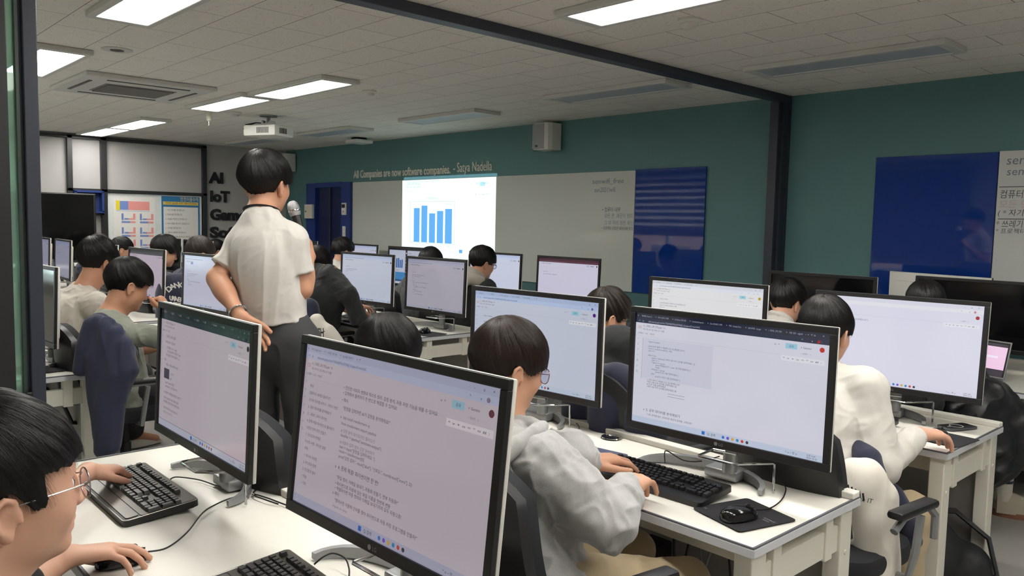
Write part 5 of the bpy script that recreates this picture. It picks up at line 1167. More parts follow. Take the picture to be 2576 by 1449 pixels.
def person(label, loc, head, hrot, tyaw, nb=None, hip=None, wrists=None, hands=(), top=None, legs='sit', trouser=None, hair=None, hseed=1, hm=None, skin=None, vox=0.006, near=0, spec=None, sc=1.0, stretch=1.0, hints=None, shoulder=0.185, group='students at the desks', shdrop=0.068, elbows=None, nails=False, eyes=True):
    loc = V3(loc); head = V3(head); skin = skin or M_skin; hm = hm or M_hair; vox *= QV
    H = head_matrix(head, *hrot, sc); fw = V3((-math.sin(math.radians(tyaw)), math.cos(math.radians(tyaw)), 0)); rt = V3((fw[1], -fw[0], 0))
    N = V3(nb) if nb is not None else H[:3, :3] @ V3((0, -0.045, -0.150)) + head - fw * 0.015
    P = V3(hip) if hip is not None else V3((loc[0], loc[1], 0.53)); sp = unit(N - P); r = unit(rt - sp * (rt @ sp)); f = np.cross(sp, r); L = np.linalg.norm(N - P); M = np.stack([r, f, sp], 1)
    J = {}
    for k, s in (('L', -1), ('R', 1)):
        J['s' + k] = N + r * s * shoulder - sp * shdrop + f * 0.012
        w = (wrists or {}).get(k); J['w' + k] = V3(w) if w is not None else N + fw * 0.36 + rt * s * 0.13 + V3((0, 0, 0.79 - N[2]))
        J['e' + k] = ik(J['s' + k], J['w' + k], 0.285 * stretch, 0.255 * stretch, (hints or {}).get(k, rt * s * 0.55 - V3((0, 0, 1)) - fw * 0.25))
        if elbows and k in elbows: J['e' + k] = V3(elbows[k])
        J['h' + k] = P + r * s * 0.09
        if legs == 'sit':
            J['k' + k] = V3((P[0], P[1], 0.50)) + fw * 0.43 + rt * s * 0.13; J['a' + k] = V3((J['k' + k][0], J['k' + k][1], 0.09)) - fw * 0.06
        else:
            J['k' + k] = V3((P[0], P[1], 0.51)) + rt * s * 0.11 + fw * 0.03; J['a' + k] = V3((P[0], P[1], 0.09)) + rt * s * 0.13 - fw * 0.02
        J['t' + k] = J['a' + k] + fw * 0.15 - V3((0, 0, 0.045)) + rt * s * 0.02
    allp = np.stack(list(J.values()) + [N, P, head])
    F = Field(np.minimum(allp.min(0) - 0.22, head - 0.17), np.maximum(allp.max(0) + 0.22, head + 0.17), vox)
    head_sdf(F, H, N)
    c1 = P + sp * 0.38 * L; c2 = P + sp * 0.70 * L - f * 0.012
    sl = top.get('slim', 1.0); F.ell(P, (0.150 * sl, 0.105, 0.11), M, 0.04); F.ell(c1, (0.130 * sl, 0.090, 0.17), M, 0.05); F.ell(c2, (0.142 * sl, 0.095, 0.17), M, 0.05)
    F.cone(J['sL'], J['sR'], 0.045, 0.045, 0.05)
    for k, s in (('L', -1), ('R', 1)):
        F.cone(N + sp * 0.02, J['s' + k] + (N - J['s' + k]) * 0.25, 0.048, 0.040, 0.035)
        F.cone(J['s' + k], J['e' + k], 0.046, 0.039, 0.03); F.cone(J['e' + k], J['w' + k], 0.040, 0.0265, 0.02); F.ell(J['e' + k] + (J['w' + k] - J['e' + k]) * 0.28, (0.041, 0.041, 0.08), frame_of(J['w' + k] - J['e' + k]), 0.03)
        F.cone(J['h' + k], J['k' + k], 0.078, 0.052, 0.05); F.cone(J['k' + k], J['a' + k], 0.050, 0.034, 0.03); F.cone(J['a' + k], J['t' + k], 0.034, 0.024, 0.03)
    tips = []
    for hd in hands or ():
        k = hd['k']; s = 1 if k == 'R' else -1; q = {a: b for a, b in hd.items() if a != 'k'}
        tips += hand_sdf(F, J['w' + k], side=s, **q)
    for k, s in (('L', -1), ('R', 1)):
        if not any(hd['k'] == k for hd in hands or ()):
            hand_sdf(F, J['w' + k], fw * 1.0 - rt * s * 0.25 - V3((0, 0, 0.12)), (0, 0, -1), s, curl=(18, 22, 14))
    Pm, Qm = F.mesh(2 if vox < 0.004 else 1); del F
    root = np_mesh('person', Pm, Qm, skin, None, loc); root.location = loc; tag(root, label, 'person', group)
    if eyes:
        ey = MB(); ir = MB(); Hm = Matrix([list(map(float, q)) for q in H]); Li = Matrix.Translation(-Vector(loc)) @ Hm
        for s in (-1, 1): ey.ell((s * 0.031, 0.0775, 0.0), (0.0118, 0.0108, 0.0088), 14, M=Li); ir.ell((s * 0.031, 0.0870, 0.0), (0.0052, 0.0016, 0.0052), 12, M=Li)
        eo = ey.build('eyes', M_eye, root, True); ir.build('iris', M_iris, eo, True)
        br = MB()
        for s in (-1, 1): br.tube([Li @ Vector(p) for p in ((s * 0.014, 0.0865, 0.020), (s * 0.03, 0.086, 0.0245), (s * 0.048, 0.074, 0.020))], 0.003, 6, flat=0.6, radii=[0.0028, 0.0034, 0.0012])
        br.build('eyebrows', M_hair, root, True)
    if nails:
        nb_ = MB()
        for p, d, u, rr in tips:
            l = np.cross(d, u); Mx = Matrix(((l[0], d[0], u[0], p[0] - loc[0]), (l[1], d[1], u[1], p[1] - loc[1]), (l[2], d[2], u[2], p[2] - loc[2]), (0, 0, 0, 1)))
            nb_.ell((0, 0, 0), (rr * 0.62, rr * 0.85, rr * 0.24), 12, M=Mx)
        nb_.build('fingernails', M_nail, root, True)
    hair_shape(hair or {}, hseed, H, root, loc, hm, near)
    # clothing
    t = top; th = t.get('thick', 0.022); vx = max(vox * 1.25, 0.0045 * QV) if near else vox * 1.15
    G = Field(allp.min(0) - 0.26, allp.max(0) + 0.26, vx); hemk = t.get('hem', -0.10)
    sl = t.get('slim', 1.0); G.ell(P - sp * 0.02, ((0.158 + th) * min(1, sl + 0.06), 0.116 + th, 0.15), M, 0.05); G.ell(c1, ((0.134 + th * 1.1) * sl, 0.092 + th * 1.2, 0.19), M, 0.06); G.ell(c2, ((0.146 + th) * sl, 0.098 + th, 0.175), M, 0.06)
    G.cone(J['sL'], J['sR'], 0.045 + th * 0.55, 0.045 + th * 0.55, 0.045)
    for k, s in (('L', -1), ('R', 1)):
        G.cone(N + sp * 0.0, J['s' + k] + (N - J['s' + k]) * 0.2, 0.050 + th * 0.5, 0.044 + th * 0.6, 0.04)
        S_, E_, W_ = J['s' + k], J['e' + k], J['w' + k]
        if t.get('sleeve', 'long') == 'short':
            q = S_ + (E_ - S_) * t.get('slen', 0.72); G.cone(S_, S_ + (q - S_) * 0.5, 0.044 + th * 0.45, 0.045 + th * 0.4, 0.03); G.cone(S_ + (q - S_) * 0.25, q, 0.045 + th * 0.4, 0.050 + th * 0.5, 0.012, flat=True)
        else:
            wl = t.get('wlen', 0.93); q = E_ + (W_ - E_) * wl; up = E_ + (W_ - E_) * t.get('push', 1.0) * wl
            G.cone(S_, E_, 0.049 + th, 0.043 + th, 0.04); G.cone(E_, E_ + (q - E_) * 0.85, 0.043 + th * 0.9, 0.030 + th * 0.45, 0.03); G.cone(E_ + (q - E_) * 0.55, q, 0.036 + th * 0.6, 0.030 + th * 0.32, 0.012, flat=True)
    if t.get('collar'):
        c0 = N + sp * 0.040 + f * 0.010
        ring = [c0 + r * 0.064 * math.cos(a) + f * 0.066 * math.sin(a) + sp * (0.012 - 0.022 * math.sin(a)) for a in np.linspace(0, 2 * PI, 17)]
        G.chain(ring, [t['collar']] * 17, 0.012)
    nh = t.get('neck', 0.064 if not t.get('hood') else 0.086); hd_ = unit(head - N); G.cone(N + sp * t.get('nz', -0.012) + f * 0.012, N + hd_ * 0.16 + f * 0.01, nh, nh * 1.05, 0.008, sub=True)
    hem = P + sp * hemk; G.plane(hem, -sp)
    Pc, Qc = G.mesh(1); del G
    ax = t.get('axis', sp); Pc = folds(Pc, Qc, t.get('fold', 0.007), t.get('fscale', 14), ax, t.get('squash', 0.4), hseed); Pc = folds(Pc, Qc, t.get('fold', 0.007) * t.get('fine', 0.5), t.get('fscale', 14) * 1.9, unit(rt + sp * 0.6), 0.45, hseed + 3)
    co = np_mesh(t.get('name', 'shirt'), Pc, Qc, t['m'], root, loc)
    if t.get('inner') is not None:
        Gi = Field(N - 0.14, N + 0.16, 0.004 * QV); ci = N + sp * 0.050 + f * 0.012
        Gi.chain([ci + r * 0.058 * math.sin(a) - f * 0.060 * math.cos(a) + sp * 0.014 * math.cos(a) for a in np.linspace(0, 2 * PI, 25)], [0.017] * 25, 0.01)
        Pi, Qi = Gi.mesh(1); np_mesh('undershirt', Pi, Qi, t['inner'], root, loc)
    if t.get('hood'):
        k_ = t.get('hoodk', 1.0); Gh = Field(N - 0.32, N + 0.28, max(vx, 0.0045 * QV)); c0 = N + sp * 0.050 - f * 0.016; aa = np.linspace(-2.75, 2.75, 23)
        Gh.chain([c0 + r * 0.098 * k_ * math.sin(a) - f * 0.088 * k_ * math.cos(a) - sp * (0.030 * (1 - math.cos(a)) - 0.004) for a in aa], [(0.021 + 0.019 * (1 + math.cos(a)) / 2) * k_ for a in aa], 0.02)
        Gh.chain([c0 + r * 0.142 * k_ * math.sin(a) - f * 0.138 * k_ * math.cos(a) - sp * (0.062 + 0.012 * (1 - math.cos(a))) for a in np.linspace(-2.0, 2.0, 17)], [(0.022 + 0.026 * (1 + math.cos(a)) / 2) * k_ for a in np.linspace(-2.0, 2.0, 17)], 0.03)
        Gh.ell(c0 - f * 0.142 * k_ - sp * 0.150, (0.125 * k_, 0.048 * k_, 0.105 * k_), M, 0.035); Gh.cone(N - sp * 0.05 + f * 0.01, N + hd_ * 0.16 + f * 0.01, 0.066, 0.075, 0.01, sub=True)
        Ph, Qh = Gh.mesh(1); Ph = folds(Ph, Qh, 0.008, 13, r, 0.4, hseed + 40); np_mesh('hood', Ph, Qh, t.get('hoodm', t['m']), root, loc)
    # trousers and shoes
    G = Field(np.minimum(allp.min(0) - 0.2, P - 0.3), np.maximum(np.stack([J['kL'], J['kR'], J['tL'], J['tR'], P]).max(0) + 0.2, P + 0.25), max(vox * 1.4, 0.006 * QV))
    G.ell(P - sp * 0.015, (0.160, 0.116, 0.125) if legs == 'sit' else (0.146, 0.112, 0.125), M, 0.05)
    for k, s in (('L', -1), ('R', 1)):
        G.cone(J['h' + k], J['k' + k], 0.092, 0.068, 0.05); q = J['k' + k] + (J['a' + k] - J['k' + k]) * 0.94; G.cone(J['k' + k], q, 0.069, 0.060, 0.03); G.cone(J['k' + k] + (q - J['k' + k]) * 0.5, q, 0.064, 0.062, 0.01, flat=True)
    if legs != 'sit': G.ell(P + V3((0, 0, 0.06)), (0.134, 0.102, 0.17), M, 0.03)
    if legs != 'sit': G.plane(P + V3((0, 0, t.get('waist', 0.10))), (0, 0, 1))
    Pt, Qt = G.mesh(1); Pt = folds(Pt, Qt, 0.008, 11, (0, 0, 1) if legs != 'sit' else fw, 0.9, hseed + 20)
    np_mesh('trousers', Pt, Qt, trouser or cloth('trousers_black', (38, 38, 42)), root, loc)
    for k in 'LR':
        a = J['a' + k]; s = MB(); pr = []
        for i in range(9):
            q = i / 8; c = a - fw * 0.075 + fw * 0.265 * q; wv = 0.036 + 0.012 * math.sin(PI * min(1, q * 1.1)); hv = 0.085 - 0.05 * q ** 1.2
            pr.append([tuple(c + rt * wv * math.cos(u) + V3((0, 0, max(0.004, 0.012 + hv * max(0, math.sin(u))) - a[2] + (0.0 if math.sin(u) > 0 else 0))) - loc) for u in np.linspace(0, 2 * PI, 14, endpoint=False)])
        s.grid(pr, wrap=True); n = 14; s.f += [tuple(range(n - 1, -1, -1)), tuple(8 * n + j for j in range(n))]; s.m += [0, 0]; s.build('shoe', (spec or {}).get('shoe') or mat('shoe_white', (200, 196, 188), 0.6), root, True)
    g = (spec or {}).get('glasses')
    if g: glasses_for(H, root, loc, **g)
    return root, H, J, N, (r, f, sp)
def frame_of(d):
    d = unit(d); u = unit(np.cross(d, (0, 0, 1) if abs(d[2]) < 0.9 else (1, 0, 0))); return np.stack([u, np.cross(d, u), d], 1)
# ------------------------------------------------------------------ the people and their chairs
def deg(y): return math.radians(y)
C_white = cloth('white_cotton', (208, 204, 197)); C_grey = mat('heather_grey_fleece', (168, 168, 167), 0.95, var=0.16, vscale=260, bump=0.3, bscale=700, sheen=0.3)
C_sage = cloth('sage_cotton', (140, 144, 132)); C_black = cloth('black_knit', (30, 32, 34), sheen=0.1); C_char = cloth('charcoal_fleece', (72, 74, 76)); C_oat = cloth('oatmeal_fleece', (178, 172, 160)); C_sweat = cloth('off_white_sweatshirt', (206, 199, 188)); C_navy = cloth('navy_cloth', (34, 40, 62))
C_jean = mat('washed_black_denim', (62, 62, 64), 0.85, var=0.35, vscale=7, bump=0.35, bscale=900); C_beige = cloth('beige_twill', (176, 158, 128)); C_greyt = cloth('grey_sweatpants', (120, 122, 126))
M_gold = mat('thin_gold_wire', (150, 120, 112), 0.25, 0.9); M_silvw = mat('thin_silver_wire', (170, 168, 166), 0.2, 0.9); M_blkw = mat('black_wire', (18, 18, 20), 0.3)
SEATED = 'students seated at the desks'
def seatpos(head, tyaw, back=0.24): 
    return (head[0] + math.sin(deg(tyaw)) * back, head[1] - math.cos(deg(tyaw)) * back)
def student(label, head, hrot, tyaw, top, chair_label, back=0.24, hipz=0.53, **kw):
    x, y = seatpos(head, tyaw, back); hx = kw.pop('hipxy', None); cp = kw.pop('chairxy', None)
    if hx: x, y = hx
    q = person(label, (x, y, 0), head, hrot, tyaw, hip=(x, y, hipz), top=top, group=SEATED, **kw)
    if chair_label: cp = cp or (x, y, tyaw); chair(cp[0], cp[1], deg(cp[2]), chair_label)
    return q
D2W = lambda v: V3(v)

# front left boy with glasses, one hand on the mouse and one on the keyboard
hb = at(6, 1238, d=1.25)
student('boy with round silver glasses cut by the left edge, hand on the mouse', hb, (4, 2, 0), 24, dict(m=C_black, thick=0.022, neck=0.070, wlen=0.62, fold=0.006), 'black office chair of the boy with silver glasses at the left edge', back=0.30, sc=1.06, vox=0.0028, near=2, nb=hb + Vector((0.05, -0.10, -0.195)), shoulder=0.185, elbows={'R': at(-60, 1560, d=1.62), 'L': at(-60, 1400, d=1.75)},
        wrists={'R': at(168, 1400, z=0.775), 'L': at(222, 1186, z=0.80)}, nails=True,
        hands=[dict(k='R', d=V3(at(330, 1378, z=0.765)) - V3(at(168, 1400, z=0.775)), n=(0.1, 0.1, -1), curls=((22, 16, 10), (10, 22, 14), (16, 26, 16), (24, 28, 18)), spread=10, thumb=(0.75, 0.5, 0.45)),
               dict(k='L', d=V3(at(322, 1178, z=0.765)) - V3(at(222, 1186, z=0.80)), n=(0, 0.15, -1), curls=((30, 38, 22), (26, 42, 26), (24, 40, 24), (22, 36, 20)), spread=6, thumb=(0.80, 0.55, 0.35))],
        hair=dict(front=103, temple=92, side=124, ear=93, back=115, top=0.034, frontt=0.024, sidet=0.014, backt=0.022, mess=0.8, swirl=0.25, jag=0.7), hseed=11, skin=M_skin3, spec=dict(glasses=dict(m=M_silvw, rx=0.0235, rz=0.0235)), hints={'R': (0.5, -0.3, -0.8), 'L': (-0.5, -0.5, -0.7)})

# grey hoodie in the second row
hd = Vector((-1.725, 1.60, 1.118))
q_hood = student('student in a light grey hoodie typing on the black mechanical keyboard', hd, (-16, -12, 0), -14, dict(m=C_grey, thick=0.036, neck=0.080, nz=-0.02, inner=C_navy, name='hoodie', fold=0.016, fscale=13, squash=0.6, wlen=0.90), 'black office chair with navy rim behind the grey hoodie', back=0.30, vox=0.003, near=2,
        hipxy=(-1.54, 1.55), chairxy=(-1.50, 1.61, -8), elbows={'R': at(1522, 1305, d=2.12), 'L': at(1420, 1150, d=2.38)}, wrists={'R': at(1586, 1226, z=0.805), 'L': at(1478, 1160, z=0.79)}, nails=True, nb=hd + Vector((0.035, -0.055, -0.215)), shdrop=0.085,
        hands=[dict(k='R', sc=1.12, d=V3(at(1650, 1152, z=0.775)) - V3(at(1586, 1226, z=0.805)), n=(0, 0, -1), curls=((16, 34, 22), (18, 36, 24), (18, 36, 24), (16, 30, 20)), spread=11, thumb=(0.65, 0.78, 0.15)),
               dict(k='L', sc=1.06, d=V3(at(1565, 1152, z=0.785)) - V3(at(1478, 1160, z=0.79)), n=(0, 0, -1), curls=((14, 24, 16), (16, 28, 18), (18, 30, 18), (20, 30, 18)), spread=9, thumb=(0.72, 0.68, 0.1))],
        hair=dict(front=113, side=112, ear=95, back=109, top=0.034, frontt=0.028, sidet=0.022, backt=0.026, mess=0.7, swirl=0.15, jag=0.7), hseed=5, hm=M_hairb, skin=M_skin, trouser=C_beige, spec=dict(glasses=dict(m=M_gold, rx=0.0255, rz=0.0225, square=0.35)), hints={'R': (0.75, -0.1, -0.7), 'L': (-0.6, -0.1, -0.8)})

# white shirt in the third row
hw = Vector((-1.43, 3.0, 1.150))
student('student in a white shirt with one hand on the mouse, seen from behind', hw, (0, -6, 0), -8, dict(m=C_white, thick=0.022, neck=0.062, collar=0.016, fold=0.009, fscale=13, squash=0.6, wlen=0.96), 'black office chair with a navy and white jacket over it, third row', hipxy=(-1.30, 2.70), chairxy=(-1.26, 2.72, -6), vox=0.0032, near=2,
        elbows={'R': at(2212, 1172, d=2.84)}, wrists={'R': at(2312, 1092, z=0.80)}, nb=hw + Vector((0.01, -0.065, -0.16)), nails=False,
        hands=[dict(k='R', sc=1.12, d=(0.30, 0.94, -0.10), n=(-0.05, -0.05, -1), curls=((14, 26, 18), (15, 28, 20), (18, 30, 20), (22, 32, 22)), spread=5, thumb=(0.8, 0.5, 0.35))],
        hair=dict(front=112, side=112, ear=96, back=108, top=0.032, frontt=0.026, sidet=0.021, backt=0.026, mess=0.6, swirl=0.12), hseed=8, skin=M_skin3, trouser=C_beige, hints={'R': (0.7, -0.25, -0.75)})

# glasses wearer behind the big middle monitor
student('student with thin black glasses whose head shows above the large middle monitor', Vector((-2.395, 1.62, 1.065)), (-20, -18, 0), 0, dict(m=C_navy, thick=0.03), 'black office chair in the second row behind the large monitor', vox=0.0042, near=2,
        hair=dict(front=112, side=112, ear=95, back=110, top=0.030, frontt=0.026, sidet=0.020, backt=0.024, mess=0.7), hseed=21, skin=M_skin, spec=dict(glasses=dict(m=M_blkw, rx=0.024, rz=0.020, square=0.2)))
# dark jacket with glasses, third row
student('student with glasses in a black jacket against a navy chair back, third row', Vector((-2.54, 3.0, 1.095)), (-22, -14, 0), -10, dict(m=C_black, thick=0.036, collar=0.022, neck=0.058, name='jacket'), 'office chair with a navy back behind the black jacket, third row', hipxy=(-2.32, 2.78), chairxy=(-2.10, 2.80, -10), vox=0.0042, near=2,
        hair=dict(front=106, side=112, ear=95, back=110, top=0.030, frontt=0.03, sidet=0.018, backt=0.022, mess=1.8, jag=2.0), hseed=33, hm=M_hairg, skin=M_skin, spec=dict(glasses=dict(m=M_blkw, rx=0.023, rz=0.020)))
# fourth row
student('student with a white collar in front of the switched off monitor, fourth row', Vector((-2.37, 4.45, 1.105)), (-8, -10, 0), -5, dict(m=C_white, thick=0.03, collar=0.016), 'black office chair in the fourth row by the dark post', vox=0.0055, near=1, hair=dict(top=0.032, mess=1.5, jag=1.6, frontt=0.028, sidet=0.02), hseed=41, skin=M_skin3)
student('student in a black padded jacket with only the hair crown showing, fourth row', Vector((-1.60, 4.47, 1.150)), (4, -22, 0), 0, dict(m=C_black, thick=0.05, fold=0.014, name='jacket'), 'black office chair in the fourth row in front of the laptop', vox=0.0055, near=1, hair=dict(top=0.026, mess=0.6, sidet=0.018), hseed=43)
# far room
def far_student(label, head, hrot, tyaw, m, chair_label, seed, style=None, sc=1.06, thick=0.03, glasses=None, hm=None, skin=None, near=1, vox=0.006, **kw):
    top = dict(m=m, thick=thick, fold=0.009); top.update(kw.pop('top', {}))
    st = dict(top=0.032, frontt=0.026, sidet=0.019, backt=0.022, mess=1.0); st.update(style or {})
    return student(label, Vector(head), hrot, tyaw, top, chair_label, vox=vox, near=near, hair=st, hseed=seed, sc=sc, hm=hm, skin=skin, spec=dict(glasses=glasses) if glasses else None, **kw)
far_student('student in a black sweater seen from behind, right of the standing man', (-5.76, 3.20, 1.165), (14, -8, 0), 12, C_black, 'black office chair with a navy and white jacket, right of the standing man', 51, dict(mess=1.3, back=112), vox=0.005, near=2, skin=M_skin2, sc=1.14, shoulder=0.21, back=0.02, nb=at(832, 692, d=6.22), top=dict(sleeve='short', slen=0.96, fold=0.010, thick=0.040, neck=0.055, nz=0.02), elbows={'R': at(908, 812, d=6.2)}, wrists={'R': at(906, 772, d=6.45)})
far_student('dark haired student between the black sweater and the blue cabinet', (-7.70, 4.6, 1.195), (0, -6, 0), 0, C_white, 'black office chair below the blue cabinet', 53, dict(mess=1.5))
far_student('student mostly hidden behind the raised hand of the standing man', (-8.85, 4.75, 1.15), (5, -10, 0), 0, C_navy, 'black office chair hidden behind the standing man', 55, eyes=False)
far_student('student whose hair top shows between two monitors below the chart', (-6.11, 4.6, 1.145), (0, -16, 0), 0, C_char, 'black office chair below the projected chart', 57, dict(mess=0.5, sidet=0.018), wrists={'L': at(1004, 728, z=0.79)}, hands=[dict(k='L', d=(-0.55, 0.75, -0.1), n=(0, 0, -1), curl=(22, 28, 18))])
far_student('student with glasses and an oatmeal hood over a black jacket', (-5.35, 4.6, 1.185), (-8, -12, 0), 0, C_black, 'black office chair under the oatmeal hood', 59, dict(mess=1.4), glasses=dict(m=M_blkw, rx=0.023, rz=0.02, wire=0.002), thick=0.035, top=dict(name='jacket', hood=True, hoodk=1.15, hoodm=C_oat), vox=0.0055)
p_sage = far_student('student in a sage tee shirt resting chin on hand at left', (-4.79, 1.47, 1.140), (4, -20, -4), -4, C_sage, 'black office chair with a navy jacket hanging over it at left', 61, dict(front=104, frontt=0.036, top=0.040, sidet=0.022, backt=0.026, mess=1.1, ear=92, side=110, back=119), sc=1.06, back=0.03, vox=0.0042, near=2, skin=M_skin2, thick=0.034, top=dict(sleeve='short', slen=0.80, fold=0.010), nb=(-4.80, 1.37, 0.965),
        elbows={'R': at(432, 850, d=4.42)}, wrists={'R': at(424, 786, d=4.50), 'L': (-5.08, 1.86, 0.78)}, hands=[dict(k='R', d=at(400, 742, d=4.50) - at(424, 786, d=4.50), n=-V3(_rt) * 1.0 - V3((0, 0, 0.3)), curls=((72, 88, 50), (76, 90, 50), (80, 90, 50), (82, 88, 50)), spread=3, thumb=(0.8, 0.5, 0.2))], hints={'R': (0.5, 0.2, -1.0)})
far_student('student in an off white sweatshirt leaning toward the sage tee shirt', (-5.62, 1.55, 1.235), (20, -8, 0), 10, C_sweat, 'black office chair with rounded back behind the off white sweatshirt', 63, dict(top=0.040, sidet=0.022, backt=0.026, mess=1.2, back=118), sc=1.10, vox=0.0048, near=2, skin=M_skin2, thick=0.036, top=dict(name='sweatshirt', fold=0.012), nb=(-5.60, 1.44, 1.045))
far_student('student with glasses in a charcoal top beside two lettered jackets', (-8.15, 2.85, 1.185), (-4, -16, 0), -4, C_char, 'black office chair beside the lettered jackets', 65, dict(mess=1.6, top=0.038, frontt=0.036), sc=1.12, glasses=dict(m=M_blkw, rx=0.024, rz=0.02, wire=0.002), vox=0.0055, near=1)
far_student('brown haired student with an earphone left of the standing man', (-7.25, 2.85, 1.20), (2, -14, 0), 0, C_navy, 'black office chair left of the standing man', 67, dict(mess=0.8, top=0.034, sidet=0.022, front=108), sc=1.12, hm=M_hairg)
far_student('student partly hidden by the left sleeve of the standing man', (-10.75, 4.45, 1.08), (0, -8, 0), 0, C_black, 'black office chair by the far lettering', 69, eyes=False)
far_student('short haired student facing the dark monitor below the chart poster', (-9.96, 3.0, 1.14), (-12, -4, 0), -8, C_char, 'black office chair below the chart poster', 71, dict(mess=1.4, top=0.024, sidet=0.012))
far_student('student whose brown hair shows below the blue box shelf', (-10.9, 3.02, 1.145), (0, -10, 0), 0, C_navy, 'black office chair below the blue box shelf', 73, hm=M_hairb, eyes=False)

# the standing man
hT = at(672, 466, d=3.42)
tyaw = 34
tloc = (hT.x - 0.02, hT.y - 0.05, 0.0)
nbT = at(656, 554, d=3.36)
q = person('standing man in a white tee shirt holding a microphone, other hand behind his back', tloc, hT, (28, 2, 0), tyaw, nb=nbT, hip=at(702, 862, d=3.40), wrists={'R': at(777, 645, d=3.55), 'L': at(606, 800, d=3.20)}, vox=0.0034, near=2, legs='stand', shdrop=0.105, shoulder=0.125, stretch=1.02, elbows={'R': at(760, 728, d=3.38), 'L': at(546, 700, d=3.36)},
        hands=[dict(k='R', d=at(762, 582, d=3.60) - at(777, 645, d=3.55), n=-V3(_rt) * 0.9 + V3(_fw) * 0.5, curls=((50, 62, 40), (55, 65, 40), (58, 65, 42), (60, 60, 40)), spread=4, thumb=(0.72, 0.45, 0.5)),
               dict(k='L', d=at(655, 860, d=3.22) - at(606, 800, d=3.20), n=-V3(_fw), curls=((25, 30, 20),) * 4, spread=5, thumb=(0.8, 0.5, 0.1))],
        top=dict(m=C_white, thick=0.026, sleeve='short', slen=0.66, neck=0.060, nz=0.012, slim=0.86, hem=0.085, waist=0.12, fold=0.009, fscale=15, axis=(0.1, 0, 1), squash=0.13, fine=0.22, name='tee_shirt'), trouser=C_jean, hm=M_hair, hair=dict(front=108, side=108, ear=92, back=112, top=0.036, sidet=0.024, backt=0.034, frontt=0.03, mess=0.9, swirl=0.2), hseed=77, skin=M_skin2, group='instructor', hints={'R': V3(_rt) * 0.6 - V3((0, 0, 1.0)) - V3(_fw) * 0.2, 'L': -V3(_rt) * 1.0 - V3(_fw) * 0.2})
root, H, J, N, (r_, f_, s_) = q
loc = V3(tloc)
# lanyard and watch are worn
pts = [N + s_ * 0.062 + r_ * 0.066 * math.cos(a) + f_ * (0.068 * math.sin(a) + 0.016) - s_ * 0.036 * (math.sin(a) + 1) * 0.6 - loc for a in np.linspace(-PI * 1.15, PI * 0.15, 18)]
MB().tube([tuple(p) for p in pts], 0.009, 8, flat=0.35).build('lanyard', mat('black_ribbon', (20, 20, 22), 0.5), root, True)
d = unit(J['eL'] - J['wL']); c = J['wL'] + d * 0.035 - loc; fr_ = frame_of(d)
MB().tube([tuple(c + (fr_[:, 0] * math.cos(a) + fr_[:, 1] * math.sin(a)) * 0.033) for a in np.linspace(0, 2 * PI, 24, endpoint=False)], 0.008, 8, closed=True, flat=0.5).build('watch', M_chrome, root, True)
# the microphone he holds
a, b = at(738, 522, d=3.60), at(762, 606, d=3.60); M_ = frame_m = (b - a).to_track_quat('Z', 'Y').to_matrix().to_4x4(); M_.translation = a
t = thing('microphone', 'black wireless microphone with a silver grille in the standing man\'s hand', 'microphone', a)
Mz = M_.copy(); Mz.translation = (0, 0, 0)
L_ = (b - a).length
MB().lathe([(0, -0.030), (0.012, -0.029), (0.022, -0.020), (0.0265, -0.004), (0.0268, 0.018), (0.025, 0.032), (0.022, 0.040), (0, 0.040)], 22, M=Mz).build('grille', mat('silver_mesh', (176, 176, 178), 0.35, 0.8, bump=0.5, bscale=1500), t, True)
MB().lathe([(0.0268, 0.012), (0.0278, 0.014), (0.0278, 0.020), (0.0268, 0.022)], 22, M=Mz).build('ring', M_chrome, t, True)
MB().lathe([(0, 0.04), (0.0225, 0.04), (0.0215, 0.07), (0.0185, 0.12), (0.0175, L_ + 0.08), (0, L_ + 0.085)], 20, M=Mz).build('handle', M_black, t, True)
MB().box((0, -0.0205, 0.085), (0.016, 0.004, 0.03), M=Mz).build('display', M_dark2, t)
# ------------------------------------------------------------------ clothes hung on chairs, bags
def cloth_mass(name, chains, m, parent, loc, h=0.006, fold=0.012, fs=12, axis=(0, 0, 1), seed=1, cuts=(), k=0.03, squash=0.3):
    """a heap or hang of cloth grown from thick strands: chains = [([points], [radii], flatten)]"""
    allp = np.concatenate([np.array([V3(p) for p in c[0]]) for c in chains]); mr = max(max(c[1]) for c in chains) + 0.05
    F = Field(allp.min(0) - mr, allp.max(0) + mr, h * QV)
    for pts, rs in chains: F.chain([V3(p) for p in pts], rs, k)
    for c, n in cuts: F.plane(V3(c), V3(n))
    P, Q = F.mesh(1); P = folds(P, Q, fold, fs, axis, squash, seed)
    return np_mesh(name, P, Q, m, parent, loc)
def letters(name, body, size, m, parent, M_, bold=0.0, width=None):
    vs, fs = text_geo(body, size, width, bold, 0.0006 if bold else 0.0); return MB().add(vs, fs, 0, M_).build(name, m, parent)
M_navyc = cloth('navy_wool', (28, 32, 56)); M_navyh = cloth('navy_hooded_fleece', (42, 46, 70)); M_wl = cloth('white_leatherette', (214, 208, 198), 0.6, bump=0.1); M_puff = mat('black_nylon', (22, 24, 28), 0.42, var=0.1, bump=0.3, bscale=60)
M_print = mat('black_jacket_print', (20, 20, 26), 0.6); M_wprint = mat('white_felt_letters', (216, 214, 208), 0.8)
cam_x, cam_z = _rt, Vector((0, 0, 1))
